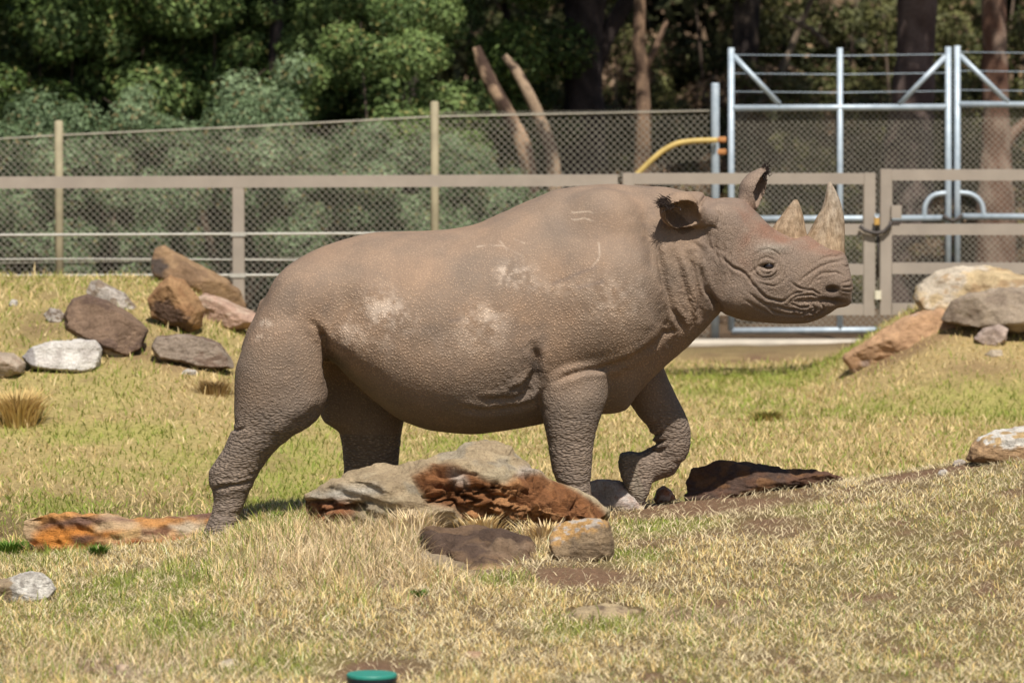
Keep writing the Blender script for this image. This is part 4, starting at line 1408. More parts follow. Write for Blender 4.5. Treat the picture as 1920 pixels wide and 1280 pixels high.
def fringe(tip, axis, n, spread, ln, rim=None):
    V_, F_ = [], []
    axis = np.array(axis, float) / np.linalg.norm(axis)
    for i in range(n):
        r0 = tip + RNG.normal(0, spread, 3) - axis * abs(RNG.normal(0, spread * 2.2))
        d = axis + RNG.normal(0, 0.42, 3)
        d /= np.linalg.norm(d)
        l = ln * RNG.uniform(.5, 1.2)
        s = np.cross(d, [0, 1, 0.2])
        s = s / np.linalg.norm(s) * 0.0018
        m = r0 + d * l * .55
        e = r0 + d * l + np.array([0, 0, -0.006])
        b = len(V_)
        V_ += [r0 - s, r0 + s, m + s * .8, m - s * .8, e]
        F_.append([b, b + 1, b + 2, b + 3])
    b = np.arange(n) * 5
    return np_mesh('ear_fringe', np.array(V_) - base, [np.array(F_), np.stack([b + 3, b + 2, b + 4], 1)], M_HAIR, rhino, False)


fringe(NEAR_TIP + np.array([.006, -.01, .006]), (-.8, -.2, .15), 260, .011, .036)
fringe(FAR_TIP + np.array([.0, -.005, -.012]), (.15, -.1, 1), 220, .008, .034)

# ------------------------------------------------------------------ fences and gates
YR = 11.0        # taupe rail fence and gate
YC = 15.2        # chain-link fence and galvanised gate


def px_r(Y):
    return (Y + CAM_D) / FPX


def hbar(mb, u0, u1, v, Y, h, d, bev=.008, dv=0):
    a, b = P(u0, v, Y), P(u1, v + dv, Y)
    # a bar that may slope slightly: 8 corner prism
    n = np.array([0, 0, h / 2])
    q = np.array([0, d / 2, 0])
    Vv = [a - n - q, a - n + q, a + n + q, a + n - q, b - n - q, b - n + q, b + n + q, b + n - q]
    mb.add(Vv, [[0, 1, 2, 3], [7, 6, 5, 4], [0, 4, 5, 1], [1, 5, 6, 2], [2, 6, 7, 3], [3, 7, 4, 0]])


def vbar(mb, u, v0, v1, Y, w, d):
    a, b = P(u, v0, Y), P(u, v1, Y)
    mb.box((a[0], Y, (a[2] + b[2]) / 2), (w, d, abs(a[2] - b[2])), .008)


def rail_fence():
    o = empty('rail_fence', (P(447, 560, YR)[0], YR, 0.6))
    tag(o, 'taupe steel rail fence with post and cables on the bank', 'fence')
    of = np.array(o.location)
    m = MB()
    hbar(m, -400, 1158, 344, YR, 22 * px_r(YR), .09, dv=-6)
    m.build('rail', M_TAUPE, o, origin=of)
    for u in (447, 1148, -300):
        m = MB()
        vbar(m, u, 352 if u < 1000 else 348, 640, YR, 23 * px_r(YR), .09)
        p = m.build('post', M_TAUPE, o, origin=of)
        for v in (439, 516):
            m = MB()
            c = P(u, v, YR)
            m.box(c, (28 * px_r(YR), .105, 7 * px_r(YR)))
            m.build('cable_band', M_CABLE, p, origin=of)
    for v, r, sag in ((439, .011, 0), (487, .006, 3), (516, .011, 1)):
        m = MB()
        pts = []
        for u in np.linspace(-400, 1148, 12):
            f = (u - 447) / 700
            pts.append(P(u, v + sag * math.sin(f * math.pi) - (f * 3), YR + 0.0))
        m.tube(pts, r, 6)
        m.build('cable', M_CABLE, o, smooth=True, origin=of)


rail_fence()


def taupe_gate(u0, u1, vt, vb, mids, label, left_stile, right_stile):
    o = empty('steel_gate', (P((u0 + u1) / 2, vb, YR)[0], YR, P(0, vb, YR)[2]))
    tag(o, label, 'gate')
    of = np.array(o.location)
    w = 23 * px_r(YR)
    for v in [vt] + mids + [vb]:
        m = MB()
        hbar(m, u0, u1, v, YR, w * .9, .07)
        m.build('rail', M_TAUPE, o, origin=of)
    for u in (left_stile, right_stile):
        m = MB()
        vbar(m, u, vt - 11, vb + 11, YR - .003, w, .075)
        m.build('stile', M_TAUPE, o, origin=of)
    return o, of


g1, of1 = taupe_gate(1178, 1620, 335, 580, [430, 505], 'taupe steel gate leaf behind the rhinoceros head', 1178, 1630)
g2, of2 = taupe_gate(1672, 2250, 328, 579, [430, 503], 'taupe steel gate leaf partly hidden by the huge cream boulder', 1661, 2250)
m = MB()
m.tube([P(u, v, YR - .07) for u, v in ((1612, 424), (1622, 432), (1634, 436), (1646, 437), (1658, 434), (1668, 424), (1671, 415))], .014, 8)
m.tube([P(u, v, YR - .03) for u, v in ((1646, 434), (1646, 470), (1645, 520))], .009, 6)
tag(m.build('gate_chain', M_CHAIN, None, True, origin=P(1646, 437, YR - .07)), 'dark chain looped between the two taupe gate leaves', 'chain')
m = MB()
m.box(P(1644, 415, YR - .09), (10 * px_r(YR), .03, 13 * px_r(YR)), .006)
lk = m.build('padlock', M_BRASS, None, origin=P(1644, 415, YR - .09))
tag(lk, 'brass padlock on the chain between the taupe gate leaves', 'padlock')
m = MB()
m.tube([P(1640, 410, YR - .09) - P(1644, 415, YR - .09), P(1641, 401, YR - .09) - P(1644, 415, YR - .09), P(1647, 401, YR - .09) - P(1644, 415, YR - .09), P(1648, 410, YR - .09) - P(1644, 415, YR - .09)], .005, 6)
m.build('shackle', M_GALV, lk, True)
m = MB()
m.box(P(1680, 397, YR - .045), (20 * px_r(YR), .05, 24 * px_r(YR)), .006)
m.build('latch_plate', M_TAUPE, g2, origin=of2)
m = MB()
m.box(P(1646, 553, YR - .045), (13 * px_r(YR), .04, 16 * px_r(YR)), .01)
m.build('drop_bolt', simple_mat('cream_bolt', (.6, .55, .42), .6), g2, origin=of2)


def mesh_panel(name, quad, parent, of, Y, pitch=.058, r=.0026, mat=None):
    """diamond wire mesh between four image corners (u_left, v_top_left, v_bottom_left, u_right, v_top_right, v_bottom_right)"""
    ul, vtl, vbl, ur, vtr, vbr = quad
    a, b, c, d = P(ul, vtl, Y), P(ul, vbl, Y), P(ur, vtr, Y), P(ur, vbr, Y)
    x0, x1 = a[0], c[0]
    top = lambda x: a[2] + (c[2] - a[2]) * (x - x0) / (x1 - x0)
    bot = lambda x: b[2] + (d[2] - b[2]) * (x - x0) / (x1 - x0)
    mb = MB()
    H = max(a[2], c[2]) - min(b[2], d[2])
    zmin = min(b[2], d[2])
    for sgn in (1, -1):
        k0 = x0 - H - .1
        while k0 < x1 + H + .1:
            xs = np.linspace(0, H, 60)
            X_ = k0 + sgn * xs if sgn == 1 else k0 + H - xs
            Z_ = zmin + xs
            ok = (X_ >= x0) & (X_ <= x1) & (Z_ <= top(X_)) & (Z_ >= bot(X_))
            if ok.sum() > 1:
                i = np.nonzero(ok)[0]
                p, q = (X_[i[0]], Y + sgn * r, Z_[i[0]]), (X_[i[-1]], Y + sgn * r, Z_[i[-1]])
                mb.tube([p, q], r, 4, cap=False)
            k0 += pitch
    o = mb.build(name, mat or M_WIRE, parent, origin=of)
    o['kind'] = 'stuff'
    return o


def two_tone_post(u, vt, vb, Y, r, parent, of, cap=True):
    t_ = NT('weathered_post')
    m = MB()
    a, b = P(u, vt, Y), P(u, vb, Y)
    m.tube([(a[0], Y, b[2]), (a[0], Y, a[2] - r * .3), (a[0], Y, a[2])], [r, r, r * .6], 12)
    return m.build('post', M_YPOST, parent, True, origin=of)


def chain_fence():
    o = empty('chain_link_fence', (P(815, 640, YC)[0], YC, 0.0))
    tag(o, 'chain-link fence with weathered yellowish round posts in front of the bushes', 'fence')
    of = np.array(o.location)
    for u, vt in ((110, 226), (815, 190)):
        two_tone_post(u, vt, 680, YC - .045, .034, o, of)
    for (q) in ((-400, 285, 620, 110, 254, 620), (110, 254, 620, 815, 218, 640), (815, 218, 640, 1338, 207, 645)):
        mesh_panel('wire_mesh', q, o, of, YC)
    for pts, r in (([(-400, 285), (110, 254), (460, 238), (815, 219), (1338, 208)], .008), ([(-400, 345), (110, 340), (815, 330), (1338, 330)], .005), ([(-400, 500), (815, 480), (1338, 470)], .005)):
        m = MB()
        m.tube([P(u, v, YC - .012) for u, v in pts], r, 6)
        m.build('line_wire', M_WIRE, o, True, origin=of)
    m = MB()
    pts = []
    for i, u in enumerate(np.arange(820, 1336, 3.2)):       # knuckled top edge
        pts.append(P(u, 212 - (u - 820) * .008 + (3.2 if i % 2 else -2.2), YC - .004))
    m.tube(pts, .0042, 4)
    m.build('knuckled_edge', M_WIRE, o, origin=of)


chain_fence()


def galv_gate(label, us, tops, u_stile, u_free, u_mid, vtop, v1, v2, v3, brace, wires, handle, meshq, extra):
    o = empty('galvanised_gate', (P(u_stile, 640, YC)[0], YC, 0.08))
    tag(o, label, 'gate')
    of = np.array(o.location)
    Y = YC - .03

    def tube(name, pts, r=.024, seg=12):
        m = MB()
        m.tube([P(u, v, Y) for u, v in pts], r, seg)
        return m.build(name, M_GALV, o, True, origin=of)
    tube('stile', [(u_stile, vtop), (u_stile, v3)], .026)
    tube('stile', [(u_free, vtop - 2), (u_free, v3)], .026)
    if u_mid:
        tube('upright', [(u_mid, vtop), (u_mid, v3)], .024)
    for v in (v1, v2, v3):
        tube('rail', [(u_stile, v), (u_free, v - 2)], .025)
    for b in brace:
        tube('brace', b, .021)
    for v in wires:
        tube('barbed_wire', [(u_stile, v), ((u_stile + u_free) / 2, v + 2), (u_free, v - 1)], .0038, 5)
    if handle:
        tube('handle', spl(handle, 5), .02)
    mesh_panel('wire_mesh', meshq, o, of, YC + .01, pitch=.05)
    return o


galv_gate('galvanised gate leaf between the round gate post and its twin leaf', None, None, 1371, 1778, 1575, 90, 203, 411, 620,
          [[(1375, 104), (1462, 196)], [(1773, 106), (1686, 196)]], (103, 138, 172), [(1733, 408), (1734, 390), (1743, 372), (1758, 364), (1777, 362)], (1371, 203, 620, 1778, 203, 618), None)
galv_gate('galvanised gate leaf cut by the picture edge beside the huge boulder', None, None, 2230, 1795, None, 88, 198, 408, 618,
          [[(1800, 104), (1890, 192)], [(2225, 104), (2140, 192)]], (99, 134, 170), [(1845, 406), (1842, 386), (1832, 371), (1816, 363), (1796, 361)], (1795, 198, 618, 2230, 198, 618), None)
m = MB()
m.tube([P(u, v, YC - .075) for u, v in ((1768, 404), (1778, 411), (1787, 414), (1797, 410), (1804, 402))], .016, 8)
tag(m.build('latch_chain', M_CHAIN, None, True, origin=P(1787, 412, YC - .075)), 'short dark chain holding the galvanised gate leaves shut', 'chain')
m = MB()
a, b = P(1341, 156, YC - .06), P(1341, 662, YC - .06)
m.tube([b, a - np.array([0, 0, .01]), a], [.034, .034, .03], 14)
gp = m.build('gate_post', M_GALV, None, True, origin=b)
tag(gp, 'round galvanised post carrying the gate next to the yellow pipe', 'post')
for v in (262, 285):
    m = MB()
    c = P(1353, v, YC - .06) - b
    m.box(c, (.07, .06, .045), .01)
    m.build('hinge', M_RUST, gp)
m = MB()
m.tube([P(u, v, YC - .14) for u, v in spl([(1170, 352), (1196, 326), (1225, 298), (1248, 280), (1275, 268), (1310, 264), (1345, 263)], 5)], .023, 10)
tag(m.build('yellow_pipe', M_YELLOW, None, True, origin=P(1345, 263, YC - .14)), 'bent yellow pipe running from the galvanised gate post down behind the rail', 'pipe')
m = MB()
c = P(1490, 640, YC - .3)
m.box((c[0], YC - .3, .0), (2.4, .3, .09), .02)
tag(m.build('concrete_sill', simple_mat('concrete', (.42, .37, .30), .9, .15, 6, 0, .004), None, origin=(c[0], YC - .3, -.03)), 'pale concrete sill on the ground below the galvanised gate', 'sill')

# ------------------------------------------------------------------ valve box
vb = ground_hit(697, 1300)
VBZ = P(697, 1262, vb[1])[2]
vbo = empty('valve_box', (vb[0], vb[1], VBZ - .16))
tag(vbo, 'black plastic irrigation valve box with green lid in the grass', 'valve box')
rl = 47.5 * (vb[1] + CAM_D) / FPX


def lathe(prof, seg=48, ribs=0):
    V_, F_ = [], []
    for (r, z) in prof:
        for k in range(seg):
            q = 2 * math.pi * k / seg
            V_.append((r * math.cos(q), r * math.sin(q), z))
    for i in range(len(prof) - 1):
        for k in range(seg):
            F_.append([i * seg + k, i * seg + (k + 1) % seg, (i + 1) * seg + (k + 1) % seg, (i + 1) * seg + k])
    F_.append([(len(prof) - 1) * seg + k for k in range(seg)])
    return V_, F_


m = MB()
m.add(*lathe([(rl * .985, .148), (rl, .15), (rl, .157), (rl * .97, .161), (rl * .9, .160), (rl * .1, .1605)]))
m.build('lid', simple_mat('green_lid_plastic', (.03, .22, .165), .45, .12, 30, 0, .001), vbo)
m = MB()
m.add(*lathe([(rl * .99, -.05), (rl * .955, .10), (rl * .955, .135), (rl * 1.0, .138), (rl * 1.0, .1475), (rl * .9, .1478)]))
bx = m.build('body', simple_mat('black_box_plastic', (.018, .02, .026), .4, .2, 20), vbo)
for k in range(20):
    q = 2 * math.pi * k / 20
    m = MB()
    m.tube([(rl * .985 * math.cos(q), rl * .985 * math.sin(q), -.04), (rl * .962 * math.cos(q), rl * .962 * math.sin(q), .13)], .004, 5)
    m.build('rib', bx.data.materials[0], bx)
ROCK_ZONES.append((vb[0], vb[1] - .25, rl * 1.15, .42))

# ------------------------------------------------------------------ grass (after the rocks know their places)
grass_all()


def tussock(label, u, v, n, h, col):
    c = ground_hit(u, v)
    a = RNG.uniform(0, 2 * np.pi, n)
    r = np.clip(np.abs(RNG.normal(0, .05 if n > 200 else .014, n)), 0, .13 if n > 200 else .03)
    x, y = c[0] + r * np.cos(a), c[1] + r * np.sin(a)
    hh = RNG.uniform(.5, 1.1, n) * h
    ln = RNG.uniform(.1, .75, n)
    z = ground_z(x, y)
    rt = np.stack([x, y, z - .01], 1)
    dr = np.stack([np.cos(a) * ln, np.sin(a) * ln, np.ones(n)], 1)
    s = np.stack([np.cos(a + 1.57), np.sin(a + 1.57), np.zeros(n)], 1) * .004
    md = rt + dr * (hh * .6)[:, None]
    tp = rt + dr * hh[:, None] + np.stack([np.cos(a), np.sin(a), -0.2 * np.ones(n)], 1) * (hh * .25)[:, None]
    V_ = np.stack([rt - s, rt + s, md + s, md - s, tp], 1).reshape(-1, 3)
    b = np.arange(n) * 5
    cc = np.repeat(mixc(np.tile(col[0], (n, 1)), np.array(col[1]), RNG.uniform(0, 1, n)), 5, 0)
    org = np.array([c[0], c[1], float(ground_z(c[0], c[1]))])
    o = np_mesh('grass_tussock', V_ - org, [np.stack([b, b + 1, b + 2, b + 3], 1), np.stack([b + 3, b + 2, b + 4], 1)], M_GRASS, None, False, cc)
    o.location = org
    tag(o, label, 'grass tussock')


tussock('upright dry brown grass tussock on the field below the white bank rock', 35, 795, 700, .21, [C_STRAW2 * .8, C_STRAW])
tussock('low brown tuft of dead grass beside the raised thigh', 402, 738, 400, .10, [C_STRAW2 * .7, (.30, .19, .09)])
tussock('small dark green grass tuft in the open field', 1440, 788, 350, .08, [C_GREEN, C_STRAW2])
tussock('bright green grass clump against the end of the long orange rock', 18, 1040, 260, .085, [np.array([.08, .19, .02]), C_GREEN])
tussock('green sprouts at the foot of the long orange rock', 185, 1044, 160, .07, [np.array([.07, .16, .02]), C_GREEN])
tussock('tuft of green blades at the tip of the large boulder', 520, 975, 120, .05, [np.array([.09, .19, .02]), C_GREEN])
tussock('tall pale straw blades growing against the boulder rust face', 860, 975, 240, .16, [C_PALE, C_STRAW])
tussock('straw tuft between the boulder rust face and the flat brown slab', 905, 1000, 300, .10, [C_PALE, C_STRAW2])
tussock('thin straw tuft beside the ochre block', 1022, 1012, 260, .10, [C_STRAW, C_GREYG])
tussock('dry tangled tuft below the smooth tan flank of the boulder', 770, 1000, 300, .12, [C_PALE, C_GREYG])
tussock('dry tuft under the dark rust-brown slab', 1312, 935, 120, .10, [C_STRAW2, C_GREEN2])
tussock('small bright green sprout in the bare soil', 786, 1118, 60, .045, [np.array([.09, .22, .02]), C_GREEN])
tussock('dead brown clump at the corner of the long orange rock', 90, 1040, 400, .07, [(.24, .14, .07), C_STRAW2])


# ------------------------------------------------------------------ trees and bushes
def leaf_cloud(centres, radii, n, size, cols, seed, flat=0.8, aspect=0.42):
    rg = np.random.default_rng(seed)
    k = rg.choice(len(centres), n, p=np.array(radii) ** 2.2 / (np.array(radii) ** 2.2).sum())
    d = rg.normal(0, 1, (n, 3))
    d /= np.linalg.norm(d, axis=1)[:, None]
    rr = np.array(radii)[k] * rg.uniform(0.25, 1, n) ** 0.45
    c = np.array(centres)[k] + d * rr[:, None] * np.array([1, 1, flat])
    nm = d * .9 + np.array([0, 0, .35]) + rg.normal(0, .42, (n, 3))
    ax = np.cross(nm, rg.normal(0, 1, (n, 3)))
    ax /= np.linalg.norm(ax, axis=1)[:, None]
    sd = np.cross(nm, ax)
    sd /= np.linalg.norm(sd, axis=1)[:, None]
    L_ = size * rg.uniform(.6, 1.3, n)[:, None]
    a, b = ax * L_ / 2, sd * L_ * aspect / 2
    V_ = np.stack([c - a, c + b, c + a, c - b], 1).reshape(-1, 3)
    F_ = np.arange(4 * n).reshape(n, 4)
    tone = rg.uniform(0, 1, len(centres))[k] * .55 + rg.uniform(0, 1, n) * .45
    cc = mixc(np.tile(np.array(cols[0]), (n, 1)), np.array(cols[1]), tone)
    if len(cols) > 2:
        cc = np.where((rg.uniform(0, 1, n) < .08)[:, None], np.array(cols[2]), cc)
    return V_, F_, np.repeat(cc, 4, 0)


def bush_proto(seed, cols, w=1.2, h=1.8, n=11000, size=.075, clumps=46, kr=(.11, .26)):
    rg = np.random.default_rng(seed)
    cs, rs = [], []
    for i in range(clumps):
        a, t_ = rg.uniform(0, 6.28), rg.uniform(0, 1)
        zz = h * (0.10 + 0.88 * t_)
        rad = w * (0.95 - 0.55 * t_ ** 2) * rg.uniform(.35, 1)
        cs.append((rad * math.cos(a), rad * math.sin(a), zz))
        rs.append(rg.uniform(*kr))
    V_, F_, C_ = leaf_cloud(cs, rs, n, size, cols, seed + 1)
    mb = MB()
    for i in range(0, clumps, 3):
        c = np.array(cs[i])
        mb.tube([(rg.normal(0, .05), rg.normal(0, .05), -.1), c * .45 + [0, 0, .1], c], [.03, .016, .006], 5)
        e = c * np.array([1.25, 1.25, 1.08]) + rg.normal(0, .08, 3)
        mb.tube([c, e], [.006, .003], 4)
    return V_, F_, C_, mb


GREYGREEN = [(.045, .08, .028), (.25, .325, .175), (.22, .17, .08)]
GREENS = [(.022, .045, .010), (.15, .215, .05), (.22, .20, .06)]
OLIVE = [(.035, .045, .014), (.15, .145, .05), (.24, .16, .09)]
DRY = [(.08, .05, .03), (.27, .18, .11), (.14, .14, .05)]
stem_c = np.array([.16, .115, .085])


def bark_obj(mb, name, parent, c0, c1, of, seed=0):
    V_ = np.concatenate(mb.V)
    o = mb.build(name, M_BARK, parent, True, origin=of)
    n_ = fbm(V_[:, 0] * 11, V_[:, 1] * 11, V_[:, 2] * 7, 4, seed)
    n2_ = fbm(V_[:, 0] * 14, V_[:, 1] * 14, V_[:, 2] * 5, 3, seed + 4)
    cc = mixc(np.tile(np.array(c0), (len(V_), 1)), np.array(c1), sstep(-.08, .12, n_ + .6 * n2_))
    a = o.data.color_attributes.new('col', 'FLOAT_COLOR', 'POINT')
    full = np.ones((len(V_), 4), np.float32)
    full[:, :3] = cc
    a.data.foreach_set('color', full.ravel())
    return o


def make_bush(seed, cols, w, h, n=11000, size=.075, clumps=46, kr=(.11, .26)):
    V_, F_, C_, mb = bush_proto(seed, cols, w, h, n, size, clumps, kr)
    o = bpy.data.objects.new('bush', None)
    link(o)
    np_mesh('foliage', V_, [F_], M_LEAF, o, False, C_)
    bark_obj(mb, 'stems', o, stem_c * .7, stem_c * 1.3, None, seed)
    return o


def copy_tree(o):
    c = o.copy()
    COL.objects.link(c)
    for ch in o.children:
        d = ch.copy()
        COL.objects.link(d)
        d.parent = c
    return c


PROTO = {'g': make_bush(101, GREYGREEN, 1.05, 1.75, 26000, .045, 32, (.13, .29)), 'h': make_bush(102, GREYGREEN, .85, 2.1, 26000, .045, 36, (.13, .28)), 't': make_bush(103, GREENS, 1.5, 3.4, 42000, .06, 38, (.16, .42)), 'u': make_bush(104, [(.03, .06, .015), (.20, .275, .085), (.26, .24, .08)], 1.4, 3.2, 42000, .055, 36, (.16, .40)),
         'o': make_bush(105, OLIVE, 1.3, 2.4, 20000, .06, 40, (.13, .32)), 'd': make_bush(106, DRY, 1.2, 1.6, 12000, .06, 36, (.1, .26))}
USED = set()
INFO = {'g': ('grey-green leafy bush growing behind the chain-link fence', 'grey-green bushes behind the fence'), 'h': ('tall grey-green bush pressed up to the chain-link fence', 'tall grey-green bushes at the fence'),
        't': ('tall dark green leafy shrub in the row behind the bushes', 'dark green shrubs at the back'), 'u': ('bright green tall shrub above the fence line', 'bright green shrubs at the back'),
        'o': ('olive shrub in the shade of the trees behind the gates', 'olive shrubs behind the gates'), 'd': ('dry brown twiggy shrub on the woodland floor', 'dry shrubs under the trees')}


def put(kind, u, Y, s=1.0, rz=0.0, dz=0.0):
    o = PROTO[kind] if kind not in USED else copy_tree(PROTO[kind])
    USED.add(kind)
    x = (u - 960) * (Y + CAM_D) / FPX
    o.location = (x, Y, float(ground_z(x, Y)) - .05 + dz)
    o.rotation_euler = (0, 0, rz)
    o.scale = (s, s, s)
    tag(o, INFO[kind][0], 'bush', INFO[kind][1])


rr = random.Random(5)
for (k, u, Y, s) in [('g', -60, 17.0, 1.0), ('g', 190, 16.9, 1.0), ('h', 300, 17.4, .95), ('g', 430, 16.9, 1.05), ('h', 560, 17.6, .9), ('g', 660, 17.0, .95), ('h', 760, 17.6, .85), ('g', 880, 17.1, .85), ('g', 60, 17.8, 1.05),
                     ('g', 985, 17.3, .72), ('h', 905, 17.8, .8), ('u', 715, 18.6, .9), ('h', 470, 18.4, 1.1),
                     ('t', -80, 19.8, 1.1), ('u', 90, 20.2, 1.0), ('t', 250, 20.6, 1.15), ('u', 400, 20.2, 1.05), ('t', 540, 21.0, 1.15), ('u', 660, 20.4, 1.0), ('u', 770, 20.6, 1.1), ('t', 870, 21.2, 1.0), ('t', 330, 22.4, 1.3), ('u', 620, 22.6, 1.3), ('t', 0, 22.6, 1.3),
                     ('o', 1010, 24.5, 1.0), ('o', 1150, 26.0, 1.1), ('o', 1290, 24.0, .8), ('d', 1080, 19.5, .7), ('d', 1230, 20.5, .85), ('d', 1330, 22.0, .9), ('o', 1420, 23.5, .95), ('o', 1500, 20.5, .68), ('d', 1560, 23.0, 1.0), ('o', 1620, 21.0, .75),
                     ('d', 1400, 18.4, .5), ('o', 1800, 22.5, .9), ('d', 1850, 19.8, .7), ('o', 1950, 24.0, 1.1), ('d', 1960, 20.5, .9), ('o', 1690, 26.0, 1.2), ('o', 1350, 27.5, 1.4), ('o', 1560, 28.0, 1.5), ('o', 1850, 28.0, 1.5), ('o', 1100, 29, 1.5), ('d', 1480, 25.0, 1.4), ('d', 1250, 27.0, 1.6), ('d', 1720, 24.5, 1.0)]:
    put(k, u, Y, s, rr.uniform(0, 6.28))


def tree(label, trunk, rads, Y, c0, c1, limbs=(), crown=None, seed=0, cols=OLIVE, name='tree'):
    """trunk: pixels from the ground up; crown: (centre height, radius, leaves)"""
    base_ = P(trunk[0][0], trunk[0][1], Y)
    base_[2] = float(ground_z(base_[0], Y)) - .05
    o = empty(name, base_)
    tag(o, label, 'tree', None)
    rg = np.random.default_rng(seed)
    mb = MB()
    pts = [base_] + [P(u, v, Y + rg.normal(0, .03)) for u, v in trunk[1:]]
    pts = np.array(pts)
    tt = np.arange(len(pts))
    q = np.linspace(0, len(pts) - 1, 28)
    pp = np.stack([pch(q, tt, pts[:, k]) for k in range(3)], 1)
    rd = np.interp(q, tt, rads) * (1 + rg.normal(0, .035, 28))
    mb.tube(pp, list(rd), 16)
    for (lp, lr) in limbs:
        lpts = [P(u, v, Y + dy) for u, v, dy in lp]
        mb.tube(lpts, lr, 8)
    tr = bark_obj(mb, 'trunk', o, c0, c1, base_, seed)
    if crown:
        zc, R_, n = crown
        top = pp[-1]
        cs, rs = [], []
        for i in range(60):
            d = rg.normal(0, 1, 3)
            d /= np.linalg.norm(d)
            cs.append(np.array([top[0], Y, zc]) + d * np.array([R_, R_, R_ * .55]) * rg.uniform(.3, 1) - base_)
            rs.append(rg.uniform(.35, .8))
        mb2 = MB()
        for i in range(0, 60, 5):
            mb2.tube([top - base_, (top - base_) * .4 + cs[i] * .6 + [0, 0, .2], cs[i]], [rads[-1] * .5, rads[-1] * .25, .02], 6)
        V_, F_, C_ = leaf_cloud(cs, rs, n, .15, cols, seed + 7, .7)
        np_mesh('crown', V_, [F_], M_LEAF, o, False, C_)
        bark_obj(mb2, 'limb', o, c0, c1, None, seed + 3)
    return o


DK0, DK1 = (.035, .026, .024), (.075, .056, .05)
tree('thick blackish eucalypt trunk rising behind the fence with an arching low bough', [(1092, 420), (1095, 320), (1095, 210), (1092, 100), (1098, 0), (1105, -160)], [.26, .22, .195, .18, .2, .19], 21.5, DK0, DK1,
     [([(1082, 150, 0), (1055, 112, -.05), (1020, 92, -.1), (975, 90, -.1), (955, 60, -.1), (940, -40, -.1)], [.07, .06, .055, .05, .04, .03]), ([(1108, 130, 0), (1135, 70, .1), (1165, 20, .1), (1215, -60, .1)], [.11, .09, .08, .07]), ([(970, 90, -.1), (945, 98, -.2), (920, 120, -.2)], [.045, .04, .03])], (6.6, 3.4, 15000), 201)
tree('broad grey-brown trunk standing behind the galvanised gate', [(1700, 560), (1700, 430), (1702, 300), (1712, 180), (1718, 60), (1722, -60), (1725, -200)], [.34, .28, .23, .19, .18, .18, .17], 20.5, (.10, .068, .06), (.17, .125, .11), [([(1722, -20, 0), (1750, -90, .1), (1800, -180, .2)], [.08, .07, .06])], (6.8, 3.2, 13000), 203)
tree('reddish peeling trunk behind the free edge of the right gate leaf', [(1870, 480), (1866, 380), (1868, 280), (1866, 160), (1864, 60), (1862, -140)], [.20, .17, .13, .12, .115, .1], 19.0, (.14, .075, .05), (.27, .19, .14), [([(1868, 300, 0), (1900, 250, .1), (1940, 215, .1)], [.07, .055, .04])], (6.0, 2.4, 9000), 205)
tree('slim orange-brown trunk between the black trunk and gate post', [(1203, 430), (1204, 330), (1206, 240), (1205, 140), (1198, 80), (1205, -120)], [.085, .075, .07, .062, .055, .05], 19.2, (.12, .075, .05), (.25, .16, .10), [([(1205, 140, 0), (1225, 100, 0), (1250, 40, .1)], [.035, .03, .02])], (5.6, 2.0, 7000), 207)
tree('leaning orange-barked trunk broken off at the top beside the green shrub', [(1012, 400), (985, 290), (958, 225), (925, 165), (903, 118), (893, 88)], [.09, .075, .066, .064, .06, .035], 18.6, (.07, .042, .03), (.42, .28, .18), (), None, 209, name='leaning_trunk')
tree('thinner leaning trunk parallel to the broken orange one', [(1052, 400), (1035, 295), (1012, 225), (990, 175), (965, 130), (945, 105)], [.075, .064, .056, .05, .046, .03], 18.9, (.06, .04, .03), (.38, .27, .18), (), None, 211, name='leaning_trunk')
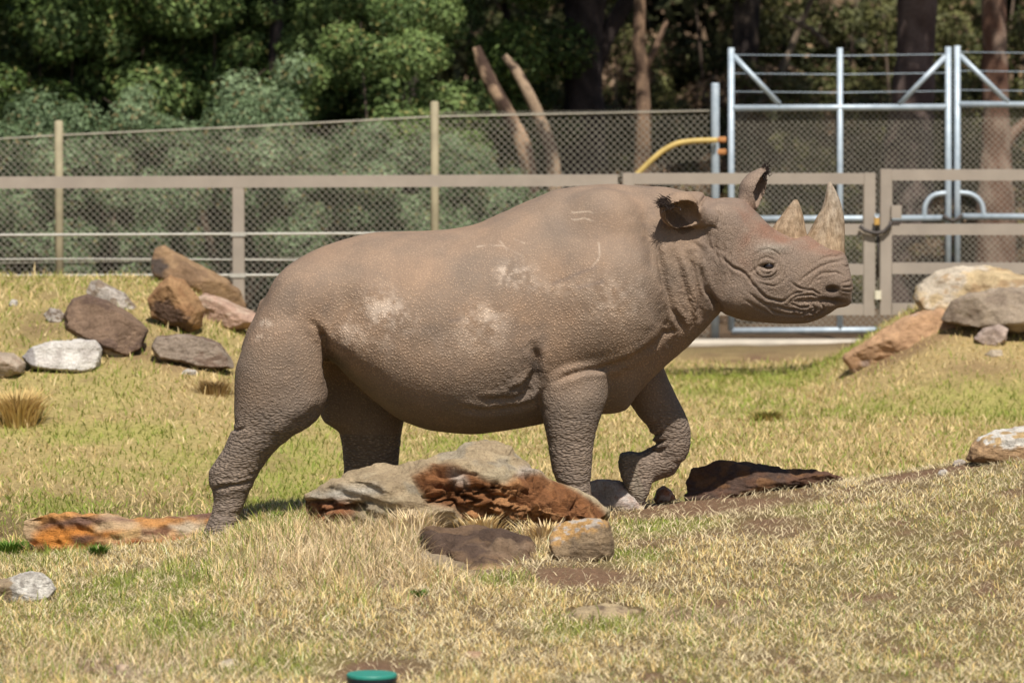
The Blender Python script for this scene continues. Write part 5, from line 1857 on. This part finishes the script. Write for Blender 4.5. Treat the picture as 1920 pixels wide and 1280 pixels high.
tree('slanting dead pale branch trunk in the dark scrub above the gate', [(1300, 420), (1370, 240), (1440, 180), (1500, 50), (1530, -20)], [.04, .04, .035, .03, .025], 23.5, (.16, .12, .085), (.27, .21, .15), [([(1555, 88, -.2), (1520, 55, -.2), (1470, 30, -.2)], [.035, .03, .015])], None, 213, name='dead_tree')
tree('dark reddish stem rising inside the left bushes', [(190, 420), (178, 300), (185, 200), (190, 120), (185, 40), (180, -80)], [.07, .065, .06, .055, .05, .04], 20.6, (.07, .045, .035), (.13, .09, .07), (), (5.2, 2.0, 7000), 215, GREENS)
tree('slender dark-stemmed tree standing among the green shrubs', [(520, 420), (515, 200), (520, 0), (530, -200)], [.07, .065, .06, .05], 20.0, DK0, DK1, (), (5.9, 3.0, 15000), 217, GREENS)
tree('slender leaning dark stem added out of view at the end of the bush row for its shade', [(-40, 420), (-30, 200), (-20, 0), (0, -200)], [.07, .065, .06, .05], 19.8, DK0, DK1, (), (5.9, 2.8, 13000), 221, GREENS)  # added tree; its unseen crown shades the shrub rows behind
tree('forked dark stem, added for its crown shade, beside the taller yellowish fence post', [(770, 420), (775, 200), (790, 0), (800, -200)], [.06, .055, .05, .045], 19.9, DK0, DK1, [([(780, 120, 0), (745, 60, .1), (700, -10, .1)], [.035, .03, .02])], (6.0, 2.6, 12000), 223, GREENS)  # added tree; crown above the frame darkens the gaps between shrubs
tree('tall shade tree deep in the scrub behind the gates', [(1400, 420), (1395, 200), (1400, 0), (1390, -200)], [.16, .15, .14, .12], 27.0, DK0, (.11, .08, .06), (), (6.6, 3.8, 15000), 219, OLIVE)


def woodland():
    rg = np.random.default_rng(55)
    cs, rs = [], []
    for i in range(900):
        Y = rg.uniform(31, 43)
        cs.append((rg.uniform(-14, 14), Y, float(ground_z(0, Y)) + rg.uniform(-.2, 7.5)))
        rs.append(rg.uniform(.5, 1.2))
    V_, F_, C_ = leaf_cloud(cs, rs, 170000, .27, [(.035, .045, .016), (.10, .10, .045), (.16, .115, .07)], 56)
    o = np_mesh('woodland', V_, [F_], M_LEAF, None, False, C_)
    tag(o, 'dark mass of scrub woodland closing off the background', 'woodland', kind='stuff')


woodland()
